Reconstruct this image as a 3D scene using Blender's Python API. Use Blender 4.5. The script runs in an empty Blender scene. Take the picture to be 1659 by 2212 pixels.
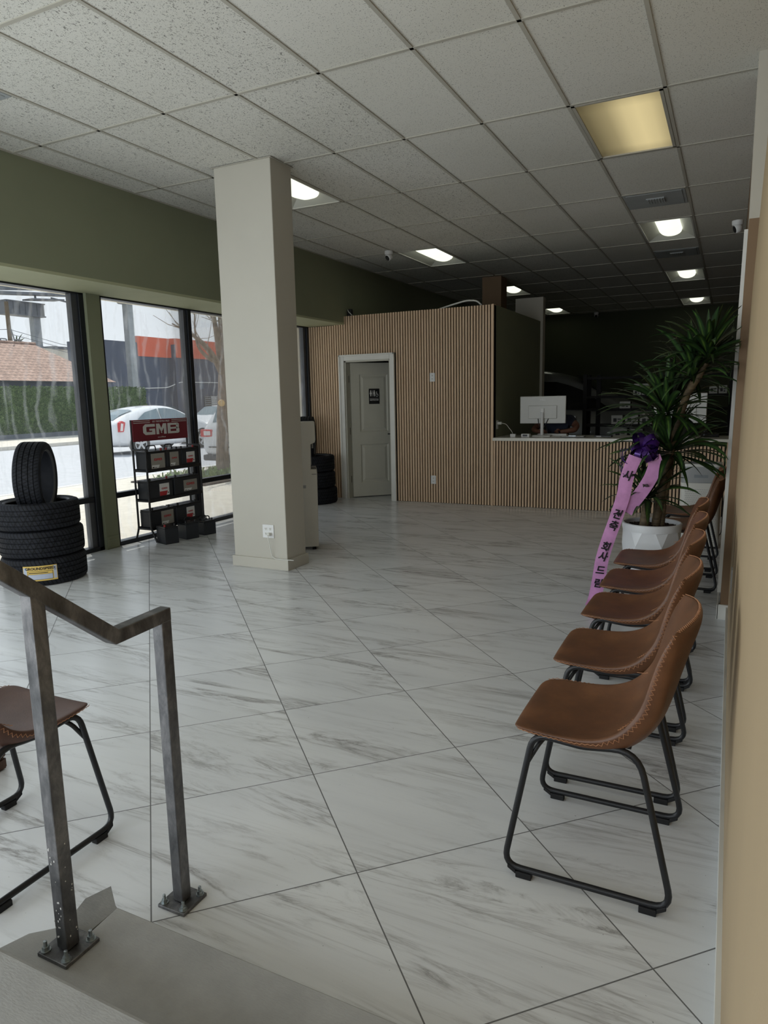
import bpy, math, random
from mathutils import Vector, Matrix
random.seed(7)
SC = bpy.context.scene
COL = SC.collection
PI = math.pi
CEIL = 3.394

# ------------------------------------------------------------------ helpers
def srgb(r, g, b):
    f = lambda c: (c/255/12.92) if c/255 <= .04045 else ((c/255+.055)/1.055)**2.4
    return (f(r), f(g), f(b), 1)

class NT:
    def __init__(s, name):
        s.m = bpy.data.materials.new(name); s.m.use_nodes = True
        s.t = s.m.node_tree; s.n = s.t.nodes; s.n.clear()
        s.out = s.n.new('ShaderNodeOutputMaterial')
    def add(s, typ, **kw):
        nd = s.n.new('ShaderNode'+typ)
        for k, v in kw.items():
            if k == 'ins':
                for kk, vv in v.items(): s.set(nd, kk, vv)
            else: setattr(nd, k, v)
        return nd
    def set(s, nd, k, v):
        sock = nd.inputs[k]
        if isinstance(v, tuple) and len(v) == 2 and hasattr(v[0], 'bl_idname'):
            s.t.links.new(v[0].outputs[v[1]], sock)
        elif hasattr(v, 'bl_idname'): s.t.links.new(v.outputs[0], sock)
        else: sock.default_value = v
    def math(s, op, a, b=None, c=None, clamp=False):
        nd = s.add('Math', operation=op); nd.use_clamp = clamp
        s.set(nd, 0, a)
        if b is not None: s.set(nd, 1, b)
        if c is not None: s.set(nd, 2, c)
        return nd
    def mix(s, f, a, b):
        nd = s.add('Mix', data_type='RGBA')
        s.set(nd, 0, f); s.set(nd, 6, a); s.set(nd, 7, b)
        return (nd, 2)
    def ramp(s, f, stops):
        nd = s.add('ValToRGB'); s.set(nd, 0, f)
        e = nd.color_ramp.elements
        while len(e) < len(stops): e.new(.5)
        for i, (p, c) in enumerate(stops):
            e[i].position = p; e[i].color = c if len(c) == 4 else (*c, 1)
        return nd
    def noise(s, scale, detail=3, rough=.5, vec=None, dist=0):
        nd = s.add('TexNoise'); nd.inputs['Scale'].default_value = scale
        nd.inputs['Detail'].default_value = detail; nd.inputs['Roughness'].default_value = rough
        nd.inputs['Distortion'].default_value = dist
        if vec is not None: s.set(nd, 'Vector', vec)
        return nd
    def coord(s, k='Object'):
        return (s.add('TexCoord'), k)
    def mapping(s, vec, scale=(1, 1, 1), rot=(0, 0, 0), loc=(0, 0, 0)):
        nd = s.add('Mapping'); s.set(nd, 'Vector', vec)
        nd.inputs['Scale'].default_value = scale; nd.inputs['Rotation'].default_value = rot
        nd.inputs['Location'].default_value = loc
        return nd
    def bsdf(s, color, rough=.5, metal=0, bump=None, bstr=.3, bdist=.01, spec=.5, coat=0, emit=None, estr=0):
        b = s.add('BsdfPrincipled')
        s.set(b, 'Base Color', color); s.set(b, 'Roughness', rough); s.set(b, 'Metallic', metal)
        b.inputs['Specular IOR Level'].default_value = spec
        b.inputs['Coat Weight'].default_value = coat
        if emit is not None:
            s.set(b, 'Emission Color', emit); s.set(b, 'Emission Strength', estr)
        if bump is not None:
            bn = s.add('Bump'); bn.inputs['Strength'].default_value = bstr; bn.inputs['Distance'].default_value = bdist
            s.set(bn, 'Height', bump); s.t.links.new(bn.outputs[0], b.inputs['Normal'])
        s.t.links.new(b.outputs[0], s.out.inputs[0])
        return s.m

def plain(name, rgb, rough=.5, metal=0, var=.12, nscale=6, bump=0, bscale=80, spec=.5, coat=0):
    """procedural paint / plastic / metal: colour broken by soft noise, optional fine bump"""
    t = NT(name); c = srgb(*rgb)
    co = t.coord()
    n = t.noise(nscale, 4, .6, co)
    lo = tuple(x*(1-var) for x in c[:3])+(1,); hi = tuple(min(1, x*(1+var)) for x in c[:3])+(1,)
    r = t.ramp(n, [(.3, lo), (.7, hi)])
    if bump:
        bn = t.noise(bscale, 3, .6, co)
        return t.bsdf(r, rough, metal, bn, bump, .005, spec, coat)
    return t.bsdf(r, rough, metal, spec=spec, coat=coat)

def emitter(name, rgb, strength):
    t = NT(name); n = t.noise(3, 1, .5, t.coord())
    c = srgb(*rgb)
    r = t.ramp(n, [(.2, tuple(x*.94 for x in c[:3])+(1,)), (.8, c)])
    return t.bsdf(srgb(230, 230, 225), .5, emit=r, estr=strength)

class G:
    def __init__(s): s.v = []; s.f = []; s.attr = None
    def box(s, x0, x1, y0, y1, z0, z1, M=None):
        b = len(s.v)
        for x in (x0, x1):
            for y in (y0, y1):
                for z in (z0, z1):
                    p = Vector((x, y, z)); s.v.append(M @ p if M else p)
        for q in ((0, 1, 3, 2), (4, 6, 7, 5), (0, 4, 5, 1), (2, 3, 7, 6), (0, 2, 6, 4), (1, 5, 7, 3)):
            s.f.append([b+i for i in q])
        return s
    def bar(s, p, q, w, h, up=(0, 0, 1)):
        """square-section bar from p to q"""
        p = Vector(p); q = Vector(q); d = q-p; L = d.length; d.normalize()
        u = Vector(up); x = d.cross(u)
        if x.length < 1e-4: x = d.cross(Vector((1, 0, 0)))
        x.normalize(); y = x.cross(d)
        M = Matrix((x, d, y)).transposed().to_4x4(); M.translation = p
        return s.box(-w/2, w/2, 0, L, -h/2, h/2, M)
    def tube(s, pts, r, n=10, closed=False, caps=True):
        pts = [Vector(p) for p in pts]; N = len(pts); b = len(s.v)
        rad = r if isinstance(r, (list, tuple)) else [r]*N
        prev = None
        for i, p in enumerate(pts):
            if closed: t = pts[(i+1) % N]-pts[i-1]
            else: t = pts[min(i+1, N-1)]-pts[max(i-1, 0)]
            t.normalize()
            if prev is None:
                a = Vector((0, 0, 1)) if abs(t.z) < .9 else Vector((1, 0, 0))
                u = t.cross(a).normalized()
            else:
                u = (prev-t*prev.dot(t))
                if u.length < 1e-5: u = t.orthogonal()
                u.normalize()
            prev = u; w = t.cross(u)
            for k in range(n):
                a = 2*PI*k/n; s.v.append(p+(u*math.cos(a)+w*math.sin(a))*rad[i])
        for i in range(N if closed else N-1):
            j = (i+1) % N
            for k in range(n):
                l = (k+1) % n
                s.f.append([b+i*n+k, b+i*n+l, b+j*n+l, b+j*n+k])
        if caps and not closed:
            s.f.append([b+k for k in range(n)][::-1]); s.f.append([b+(N-1)*n+k for k in range(n)])
        return s
    def lathe(s, prof, n=32, M=None, closed=False, caps=False):
        b = len(s.v); P = len(prof)
        for i in range(n):
            a = 2*PI*i/n
            for r, z in prof:
                p = Vector((r*math.cos(a), r*math.sin(a), z)); s.v.append(M @ p if M else p)
        for i in range(n):
            j = (i+1) % n
            for k in range(P if closed else P-1):
                l = (k+1) % P
                s.f.append([b+i*P+k, b+j*P+k, b+j*P+l, b+i*P+l])
        if caps:
            s.f.append([b+i*P for i in range(n)][::-1]); s.f.append([b+i*P+P-1 for i in range(n)])
        return s
    def prism(s, poly, fn, d0, d1):
        """polygon (2-D pts) extruded: fn(a, b, d) -> point"""
        b = len(s.v); n = len(poly)
        for d in (d0, d1):
            for a, c in poly: s.v.append(Vector(fn(a, c, d)))
        s.f.append([b+i for i in range(n)][::-1]); s.f.append([b+n+i for i in range(n)])
        for i in range(n):
            j = (i+1) % n; s.f.append([b+i, b+j, b+n+j, b+n+i])
        return s
    def grid(s, fn, nu, nv, cu=False):
        b = len(s.v)
        for i in range(nu):
            for j in range(nv): s.v.append(Vector(fn(i, j)))
        for i in range(nu if cu else nu-1):
            for j in range(nv-1):
                k = (i+1) % nu
                s.f.append([b+i*nv+j, b+k*nv+j, b+k*nv+j+1, b+i*nv+j+1])
        return s
    def obj(s, name, mat, parent=None, smooth=None, bevel=0, sub=0, loc=None, fix=False):
        me = bpy.data.meshes.new(name); me.from_pydata([tuple(v) for v in s.v], [], s.f); me.update()
        if fix:
            import bmesh
            bm = bmesh.new(); bm.from_mesh(me); bmesh.ops.recalc_face_normals(bm, faces=bm.faces); bm.to_mesh(me); bm.free()
        if s.attr is not None:
            a = me.attributes.new('tone', 'FLOAT', 'POINT')
            for i, x in enumerate(s.attr): a.data[i].value = x
        me.materials.append(mat)
        if smooth is not None:
            me.shade_smooth()
            if smooth < 180: me.set_sharp_from_angle(angle=math.radians(smooth))
        o = bpy.data.objects.new(name, me); COL.objects.link(o)
        if parent is not None: o.parent = parent
        if loc is not None: o.location = loc
        if bevel:
            m = o.modifiers.new('bevel', 'BEVEL'); m.width = bevel; m.segments = 2; m.limit_method = 'ANGLE'; m.angle_limit = math.radians(40)
        if sub:
            m = o.modifiers.new('sub', 'SUBSURF'); m.levels = sub; m.render_levels = sub
        return o

def fillet(pts, rad, n=5, closed=False):
    pts = [Vector(p) for p in pts]; N = len(pts); out = []
    rr = rad if isinstance(rad, (list, tuple)) else [rad]*N
    for i, p in enumerate(pts):
        if not closed and i in (0, N-1): out.append(p); continue
        a = pts[i-1]; c = pts[(i+1) % N]; r = rr[i]
        u = (a-p); v = (c-p); d = min(r, u.length*.48, v.length*.48)
        u = p+u.normalized()*d; v = p+v.normalized()*d
        for k in range(n+1):
            t = k/n; out.append(u*(1-t)**2+p*2*t*(1-t)+v*t*t)
    return out

def tag(o, label=None, cat=None, group=None, kind=None):
    if label: o['label'] = label
    if cat: o['category'] = cat
    if group: o['group'] = group
    if kind: o['kind'] = kind
    return o
def thing(name, label, cat, loc=(0, 0, 0), rz=0, group=None):
    o = bpy.data.objects.new(name, None); COL.objects.link(o)
    o.empty_display_size = .1
    o.location = loc; o.rotation_euler = (0, 0, rz)
    return tag(o, label, cat, group)
def struct(o): o['kind'] = 'structure'; return o
def kids(o): return [c for c in bpy.data.objects if c.parent == o]
def dup(root, loc, rz=0, label=None, rot=None):
    def cp(o, par):
        c = o.copy(); COL.objects.link(c); c.parent = par
        for ch in kids_of[o.name]: cp(ch, c)
        return c
    kids_of = {}
    def reg(o):
        kids_of[o.name] = kids(o)
        for c in kids_of[o.name]: reg(c)
    reg(root)
    r = cp(root, None); r.location = loc; r.rotation_euler = rot if rot else (0, 0, rz)
    if label: r['label'] = label
    return r
def frame(origin, right, up):
    r = Vector(right).normalized(); u = Vector(up); u = (u-r*u.dot(r)).normalized(); n = r.cross(u)
    M = Matrix((r, u, n)).transposed().to_4x4(); M.translation = Vector(origin)
    return M
def text(name, body, size, mat, parent, M, align='CENTER', bold=0, sx=1, extr=.0004, shear=0):
    c = bpy.data.curves.new(name, 'FONT'); c.body = body; c.size = size; c.align_x = align; c.align_y = 'CENTER'
    c.offset = bold; c.extrude = extr; c.shear = shear; c.resolution_u = 3
    o = bpy.data.objects.new(name, c); COL.objects.link(o)
    dg = bpy.context.evaluated_depsgraph_get()
    me = bpy.data.meshes.new_from_object(o.evaluated_get(dg))
    bpy.data.objects.remove(o); bpy.data.curves.remove(c)
    for v in me.vertices: v.co.x *= sx
    me.transform(M); me.materials.clear(); me.materials.append(mat)
    o = bpy.data.objects.new(name, me); COL.objects.link(o)
    if parent is not None: o.parent = parent
    return o
def plate(name, mat, parent, M, w, h, t=.001, bevel=0):
    g = G().box(-w/2, w/2, -h/2, h/2, 0, t, M)
    return g.obj(name, mat, parent, bevel=bevel)

# ------------------------------------------------------------------ materials
def mat_floor():
    t = NT('marble tile'); co = t.coord()
    sep = t.add('SeparateXYZ'); t.set(sep, 0, co)
    X = (sep, 0); Y = (sep, 1)
    th = .7806; c, s = math.cos(th), math.sin(th); fx, fy = -2.721, 3.485
    dx = t.math('SUBTRACT', X, fx); dy = t.math('SUBTRACT', Y, fy)
    u = t.math('DIVIDE', t.math('ADD', t.math('MULTIPLY', dx, c), t.math('MULTIPLY', dy, s)), .6163)
    v = t.math('DIVIDE', t.math('SUBTRACT', t.math('MULTIPLY', dx, s), t.math('MULTIPLY', dy, c)), .6194)
    def line(a):
        f = t.math('FRACT', t.math('ADD', a, .5)); return t.math('ABSOLUTE', t.math('SUBTRACT', f, .5))
    d = t.math('MINIMUM', line(u), line(v))
    grout = t.math('LESS_THAN', d, .0034)
    iu = t.math('FLOOR', u); iv = t.math('FLOOR', v)
    cmb = t.add('CombineXYZ')
    hsh = t.math('FRACT', t.math('MULTIPLY', t.math('SINE', t.math('ADD', t.math('MULTIPLY', iu, 12.99), t.math('MULTIPLY', iv, 78.23))), 437.5))
    t.set(cmb, 0, t.math('MULTIPLY', hsh, 19.0)); t.set(cmb, 1, t.math('MULTIPLY', hsh, 7.0)); t.set(cmb, 2, t.math('MULTIPLY', hsh, 3.0))
    vadd = t.add('VectorMath', operation='ADD'); t.set(vadd, 0, co); t.set(vadd, 1, cmb)
    mp = t.mapping(vadd, (.62, 4.6, 1), (0, 0, -.37))
    n1 = t.noise(1.05, 8, .66, mp, 1.3)
    vein = t.math('ABSOLUTE', t.math('SUBTRACT', (n1, 0), .52))
    v1 = t.ramp(vein, [(0, (1, 1, 1)), (.007, (.6, .6, .6)), (.03, (.22, .22, .22)), (.06, (0, 0, 0))])
    n2 = t.noise(1.9, 7, .62, mp, 1.0)
    vein2 = t.math('ABSOLUTE', t.math('SUBTRACT', (n2, 0), .47))
    v2 = t.ramp(vein2, [(0, (.5, .5, .5)), (.012, (.2, .2, .2)), (.045, (0, 0, 0))])
    msk = t.ramp(t.noise(1.5, 2, .5, mp), [(.42, (.05, .05, .05)), (.66, (1, 1, 1))])
    vv = t.math('MULTIPLY', t.math('ADD', v1, v2, clamp=True), msk)
    soft = t.ramp(t.noise(.9, 3, .5, mp), [(.3, srgb(213, 215, 217)), (.7, srgb(223, 225, 226))])
    base = t.mix(t.math('MULTIPLY', vv, .72), soft, srgb(118, 113, 110))
    speck = t.math('GREATER_THAN', t.noise(95, 1, .4, co), .80)
    base = t.mix(t.math('MULTIPLY', speck, .6), base, srgb(90, 88, 86))
    col = t.mix(grout, base, srgb(104, 104, 104))
    rough = t.math('ADD', .25, t.math('MULTIPLY', grout, .5))
    return t.bsdf(col, rough, 0, t.math('MULTIPLY', grout, -1.0), .25, .002, .42)

def mat_ceiling():
    t = NT('acoustic tile'); co = t.coord()
    f1 = t.noise(72, 2, .5, t.mapping(co, (1, .55, 1)), 1.6)
    a = t.math('LESS_THAN', f1, .375)
    f2 = t.noise(150, 1, .5, co)
    b = t.math('LESS_THAN', f2, .33)
    sep = t.add('SeparateXYZ'); t.set(sep, 0, co)
    left = t.math('LESS_THAN', (sep, 0), -2.312)
    hole = t.math('MAXIMUM', t.math('MULTIPLY', a, left), b)
    patch = t.ramp(t.noise(.7, 2, .5, co), [(.3, srgb(208, 206, 196)), (.7, srgb(218, 216, 208))])
    col = t.mix(t.math('MULTIPLY', hole, .72), patch, srgb(96, 94, 88))
    return t.bsdf(col, .92, 0, t.math('MULTIPLY', hole, -1.0), .35, .004, .1)

def mat_leather(name, c0, c1, c2):
    t = NT(name); co = t.coord()
    n = t.noise(7, 5, .6, co); r = t.ramp(n, [(.25, srgb(*c0)), (.55, srgb(*c1)), (.8, srgb(*c2))])
    fine = t.noise(210, 3, .6, co)
    col = t.mix(t.math('MULTIPLY', (fine, 0), .25), r, srgb(*c0))
    return t.bsdf(col, .48, 0, fine, .18, .002, .55)

def mat_tire():
    t = NT('tire rubber'); co = t.coord()
    sep = t.add('SeparateXYZ'); t.set(sep, 0, co)
    ang = t.math('ARCTAN2', (sep, 1), (sep, 0)); z = (sep, 2)
    rad = t.math('SQRT', t.math('ADD', t.math('POWER', (sep, 0), 2.0), t.math('POWER', (sep, 1), 2.0)))
    tread = t.math('GREATER_THAN', rad, .296)
    az = t.math('ABSOLUTE', z)
    w = t.math('SINE', t.math('ADD', t.math('MULTIPLY', ang, 66.0), t.math('MULTIPLY', z, 95.0)))
    g = t.math('MULTIPLY', t.math('GREATER_THAN', w, .55), tread)
    w2 = t.math('SINE', t.math('ADD', t.math('MULTIPLY', ang, 33.0), t.math('MULTIPLY', z, -60.0)))
    g2 = t.math('MULTIPLY', t.math('GREATER_THAN', w2, .85), t.math('MULTIPLY', tread, t.math('LESS_THAN', az, .06)))
    gg = t.math('MAXIMUM', g, g2)
    rings = t.math('MULTIPLY', t.math('SINE', t.math('MULTIPLY', rad, 500.0)), t.math('LESS_THAN', rad, .29))
    base = t.ramp(t.noise(20, 3, .5, co), [(.3, srgb(26, 28, 33)), (.7, srgb(35, 37, 43))])
    col = t.mix(t.math('MULTIPLY', gg, .9), base, srgb(6, 6, 8))
    h = t.math('ADD', t.math('MULTIPLY', gg, -1.0), t.math('MULTIPLY', rings, .12))
    return t.bsdf(col, .68, 0, h, 1.0, .012, .22)

def mat_wood(name, a, b, axis=2):
    t = NT(name); co = t.coord()
    sc = [14, 14, 14]; sc[axis] = .9
    n = t.noise(3, 5, .6, t.mapping(co, tuple(sc)), .5)
    r = t.ramp(n, [(.3, srgb(*a)), (.7, srgb(*b))])
    return t.bsdf(r, .6, 0, n, .1, .002, .3)

def mat_steel():
    t = NT('raw steel'); co = t.coord()
    n = t.noise(7, 6, .7, t.mapping(co, (2, 2, 1)), .3)
    r = t.ramp(n, [(.28, srgb(70, 71, 73)), (.5, srgb(108, 108, 110)), (.64, srgb(140, 139, 140)), (.8, srgb(88, 87, 88))])
    rr = t.ramp(n, [(.3, (.3, .3, .3)), (.7, (.55, .55, .55))])
    return t.bsdf(r, rr, .75, t.noise(60, 4, .7, co), .12, .002)

def mat_concrete(name, a, b, sp=.35):
    t = NT(name); co = t.coord()
    n = t.noise(5, 7, .65, co); r = t.ramp(n, [(.3, srgb(*a)), (.7, srgb(*b))])
    g = t.noise(220, 3, .6, t.mapping(co, (.35, 1, 1)))
    col = t.mix(t.math('MULTIPLY', (g, 0), sp), r, srgb(*a))
    return t.bsdf(col, .85, 0, g, .3, .003, .25)

def mat_glass():
    t = NT('dusty window glass'); co = t.coord()
    tr = t.add('BsdfTransparent'); tr.inputs[0].default_value = (.95, .965, .97, 1)
    gl = t.add('BsdfGlossy'); gl.inputs['Roughness'].default_value = .02
    fr = t.add('Fresnel'); fr.inputs[0].default_value = 1.35
    m1 = t.add('MixShader'); t.set(m1, 0, t.math('MULTIPLY', fr, .55)); t.set(m1, 1, tr); t.set(m1, 2, gl)
    streak = t.noise(2.0, 6, .7, t.mapping(co, (1, 9, .5)), .4)
    swirl = t.add('TexWave', wave_type='RINGS', rings_direction='X')
    swirl.inputs['Scale'].default_value = 2.2; swirl.inputs['Distortion'].default_value = 7; swirl.inputs['Detail'].default_value = 4
    t.set(swirl, 'Vector', t.mapping(co, (1, 1, 1), (0, 0, 0), (0, -5.6, -1.4)))
    a = t.ramp(t.math('MULTIPLY', (streak, 0), t.ramp(t.noise(.9, 2, .5, co), [(.42, (0, 0, 0)), (.62, (1, 1, 1))])), [(.46, (0, 0, 0)), (.70, (.16, .16, .16))])
    b = t.ramp(t.math('MULTIPLY', (swirl, 1), t.noise(2, 3, .6, co)), [(.42, (0, 0, 0)), (.60, (.10, .10, .10))])
    hz = t.math('ADD', .032, t.math('ADD', a, b))
    df = t.add('BsdfTranslucent'); df.inputs[0].default_value = (.80, .84, .88, 1)
    m2 = t.add('MixShader'); t.set(m2, 0, hz); t.set(m2, 1, m1); t.set(m2, 2, df)
    t.t.links.new(m2.outputs[0], t.out.inputs[0])
    return t.m

def mat_leaf():
    t = NT('dracaena leaf'); at = t.add('Attribute', attribute_name='tone')
    n = t.noise(9, 3, .6, t.coord())
    f = t.math('ADD', (at, 2), t.math('MULTIPLY', t.math('SUBTRACT', (n, 0), .5), .35), clamp=True)
    r = t.ramp(f, [(.0, srgb(22, 36, 22)), (.45, srgb(46, 74, 34)), (.72, srgb(104, 134, 54)), (1, srgb(150, 170, 84))])
    return t.bsdf(r, .42, spec=.4)

def mat_hedge():
    t = NT('hedge leaves'); co = t.coord()
    n = t.noise(7, 5, .75, co); v = t.noise(26, 3, .7, co)
    f = t.math('ADD', t.math('MULTIPLY', (n, 0), .45), t.math('MULTIPLY', (v, 0), .55))
    r = t.ramp(f, [(.36, srgb(44, 66, 36)), (.5, srgb(92, 122, 68)), (.6, srgb(136, 162, 96)), (.72, srgb(192, 206, 140))])
    return t.bsdf(r, .8, 0, v, 1.0, .15, .2)

def mat_rooftile():
    t = NT('clay roof tile'); co = t.coord()
    sep = t.add('SeparateXYZ'); t.set(sep, 0, co)
    w = t.math('SINE', t.math('MULTIPLY', (sep, 1), 2*PI/.32))
    rows = t.math('FRACT', t.math('MULTIPLY', (sep, 2), 6.2))
    sh = t.math('MULTIPLY', t.math('GREATER_THAN', rows, .80), t.math('GREATER_THAN', w, -.4))
    base = t.ramp(t.noise(2.4, 4, .7, co), [(.3, srgb(140, 114, 100)), (.55, srgb(172, 142, 126)), (.75, srgb(196, 170, 154))])
    col = t.mix(t.math('MULTIPLY', sh, .8), base, srgb(74, 56, 50))
    col = t.mix(t.math('MULTIPLY', t.math('LESS_THAN', w, -.75), .35), col, srgb(90, 66, 58))
    return t.bsdf(col, .8, 0, w, .5, .05)

M = {}
M['floor'] = mat_floor(); M['ceil'] = mat_ceiling()
M['tbar'] = plain('ceiling grid paint', (176, 172, 160), .5, var=.05)
M['green'] = plain('olive wall paint', (128, 132, 108), .75, var=.04, nscale=1.2, bump=.08, bscale=160)
M['green_lit'] = plain('olive wall paint lit from below', (170, 172, 140), .75, var=.05, nscale=2, bump=.1, bscale=160)  # wall green made lighter: light from below painted into the soffit colour
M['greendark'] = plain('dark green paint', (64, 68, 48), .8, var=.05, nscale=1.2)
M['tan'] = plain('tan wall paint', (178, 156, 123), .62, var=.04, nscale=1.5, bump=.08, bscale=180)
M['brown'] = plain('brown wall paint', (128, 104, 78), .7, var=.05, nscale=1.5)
M['cream'] = plain('cream column paint', (186, 182, 170), .6, var=.03, nscale=1.5, bump=.06, bscale=140)
M['white'] = plain('white trim paint', (222, 221, 214), .45, var=.03)
M['doorpaint'] = plain('grey green door paint', (198, 196, 182), .5, var=.03)
M['dark'] = plain('dark metal frame', (42, 45, 50), .38, .5, var=.1)
M['darkgrey'] = plain('grey metal frame side', (84, 86, 90), .45, .4, var=.1)
M['black'] = plain('black powder coat', (26, 27, 30), .42, .1, var=.15, nscale=40, bump=.1, bscale=300)
M['blackmatt'] = plain('black backing felt', (14, 13, 13), .9, var=.1)
M['rubber'] = plain('black rubber', (20, 20, 22), .75, var=.1)
M['plastic'] = plain('black battery plastic', (34, 37, 42), .5, var=.12, bump=.1, bscale=200)
M['slat'] = mat_wood('oak slat veneer', (204, 174, 142), (228, 200, 168), 2)
M['leather'] = mat_leather('cognac leather', (78, 49, 29), (106, 68, 42), (128, 85, 54))
M['leather2'] = mat_leather('worn red brown leather', (76, 52, 45), (96, 68, 58), (112, 82, 72))
M['stitch'] = plain('tan thread', (168, 120, 86), .8, var=.1)
M['tire'] = mat_tire(); M['steel'] = mat_steel()
M['zinc'] = plain('zinc bolt', (168, 176, 180), .3, .9, var=.2, nscale=40)
M['concrete'] = mat_concrete('brushed concrete', (148, 148, 146), (172, 172, 170))
M['patch'] = mat_concrete('rough cement patch', (112, 112, 110), (150, 149, 145), .6)
M['glass'] = mat_glass(); M['leaf'] = mat_leaf(); M['hedge'] = mat_hedge(); M['roof'] = mat_rooftile()
M['bark'] = mat_wood('ringed bark', (60, 50, 38), (112, 96, 70), 0)
M['soil'] = plain('bark mulch', (44, 30, 24), .95, var=.6, nscale=60, bump=1, bscale=60)
M['pot'] = plain('white glazed pot', (212, 214, 216), .35, var=.03)
M['pink'] = plain('pink satin ribbon', (212, 152, 204), .45, var=.12, nscale=14)
M['purple'] = plain('purple foil ribbon', (62, 31, 100), .22, .45, var=.3, nscale=12)
M['ink'] = plain('black ink', (22, 18, 24), .7, var=.1)
M['red'] = plain('maroon sign enamel', (116, 36, 48), .45, var=.05)
M['redlab'] = plain('red label print', (176, 44, 48), .5, var=.05)
M['silver'] = plain('silver letter paint', (206, 206, 202), .4, var=.05)
M['greylab'] = plain('grey label paper', (150, 146, 138), .5, var=.04)
M['whitelab'] = plain('white label paper', (222, 222, 220), .5, var=.03)
M['yellow'] = plain('yellow label paper', (216, 184, 96), .6, var=.05)
M['bluegrey'] = plain('pale blue label print', (176, 184, 200), .6, var=.05)
M['appliance'] = plain('white appliance plastic', (208, 206, 198), .4, var=.02)
M['applgrey'] = plain('grey appliance plastic', (150, 152, 152), .4, var=.03)
M['monitor'] = plain('silver monitor plastic', (200, 200, 194), .4, var=.03)
M['quartz'] = plain('white quartz top', (222, 220, 208), .2, var=.04, nscale=20)
M['copperred'] = plain('red terminal cap', (150, 40, 40), .5, var=.1)
M['signblack'] = plain('black sign plastic', (18, 18, 20), .4, var=.05)
M['woodbox'] = mat_wood('dark stained wood', (62, 46, 38), (92, 70, 58), 2)
M['asphalt'] = mat_concrete('asphalt', (176, 178, 182), (200, 202, 206), .5)
M['sidewalk'] = mat_concrete('pale sidewalk concrete', (196, 190, 178), (222, 217, 206), .3)
M['carpaint'] = plain('white car paint', (226, 228, 230), .18, 0, var=.02, coat=.6)
M['silvercar'] = plain('silver car paint', (118, 120, 118), .3, .4, var=.03, coat=.5)
M['carglass'] = plain('car window glass', (120, 136, 142), .05, .1, var=.15, nscale=2)
M['carglassdark'] = plain('dark car window glass', (12, 12, 13), .1, var=.15, nscale=2)
M['alloy'] = plain('alloy wheel', (190, 192, 194), .3, .6, var=.05)
M['lens'] = plain('red tail lamp', (196, 40, 44), .15, var=.1, coat=.5)
M['lenswhite'] = plain('clear lamp lens', (226, 222, 220), .15, var=.05)
M['navy'] = plain('dark blue stucco', (66, 74, 92), .9, var=.12, nscale=1.2, bump=.3, bscale=30)
M['orange'] = plain('terracotta band paint', (196, 92, 66), .8, var=.06, nscale=1)
M['stucco'] = plain('cream stucco', (228, 222, 206), .9, var=.05, nscale=1)
M['galv'] = plain('weathered grey steel', (142, 148, 152), .6, .2, var=.2, nscale=2)
M['galvdark'] = plain('dark grey steel', (96, 102, 110), .6, .2, var=.2, nscale=2)
M['treebark'] = plain('pale grey bark', (142, 126, 112), .9, var=.35, nscale=14, bump=.6, bscale=40)
M['cutwood'] = plain('fresh cut wood', (226, 190, 130), .8, var=.1)
M['grass'] = plain('green weeds', (126, 150, 84), .8, var=.4, nscale=30)
M['skin'] = plain('skin', (116, 78, 60), .55, var=.08)
M['shirt'] = plain('navy shirt cloth', (40, 46, 62), .85, var=.15, nscale=20)
M['hair'] = plain('dark hair', (28, 24, 22), .7, var=.2, nscale=40)
M['card'] = plain('tan cardboard', (150, 128, 92), .8, var=.08)
M['carton'] = plain('dull white carton board', (150, 150, 144), .8, var=.05)
M['ledlens'] = emitter('fixture lens glow', (236, 240, 220), 1.35)
M['reflector'] = plain('white reflector enamel', (206, 206, 198), .35, var=.02)
M['cableW'] = plain('white cable', (214, 214, 206), .5, var=.03)
def mat_amber():
    t = NT('amber lens glow'); co = t.coord()
    sep = t.add('SeparateXYZ'); t.set(sep, 0, co)
    # lamp tubes sit behind the right-hand half of the lens
    d = t.math('ABSOLUTE', t.math('SUBTRACT', (sep, 0), .10))
    e = t.math('ABSOLUTE', (sep, 1))
    f = t.math('MULTIPLY', t.ramp(d, [(0, (1, 1, 1)), (.09, (.86, .86, .86)), (.20, (.42, .42, .42)), (.34, (.16, .16, .16))]),
               t.ramp(e, [(.40, (1, 1, 1)), (.60, (.62, .62, .62))]))
    return t.bsdf(srgb(120, 106, 74), .4, emit=srgb(222, 204, 152), estr=t.math('MULTIPLY', f, .90))
M['amber'] = mat_amber()

# ------------------------------------------------------------------ room shell
XR = .052          # right wall
XS = -5.07         # soffit face
XW = -5.72         # window plane
YB = 9.05          # slat wall / counter front plane
YE = 17.8          # far wall

struct(G().box(-5.9, .4, -2.6, YE, -.2, 0).obj('floor', M['floor']))

GX = [-.483-.6096*k for k in range(-1, 9)][::-1]
GY = [3.8976+1.2321*j for j in range(-6, 12)]
holes = {}   # (i col index, j row) -> y sub-range
def cell(ci, rj): return (-.483+.6096*ci, -.483+.6096*(ci+1), 3.8976+1.2321*rj, 3.8976+1.2321*(rj+1))
FIX = [(-1, 1), (-6, 1), (-6, 4), (-1, 4), (-1, 7), (-1, 10), (-6, 7), (-6, 10), (-6, -2), (-1, -2)]
g = G()
def cq(x0, x1, y0, y1):
    x0 = max(x0, XS-.02); x1 = min(x1, .32); y0 = max(y0, -2.6); y1 = min(y1, YE)
    if x1-x0 < .01 or y1-y0 < .01: return
    g.box(x0, x1, y0, y1, CEIL+.004, CEIL+.02)
for ci in range(-9, 3):
    for rj in range(-6, 12):
        if (ci, rj) in FIX: continue
        cq(*cell(ci, rj))
ceil = struct(g.obj('ceiling', M['ceil']))
g = G()
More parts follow.
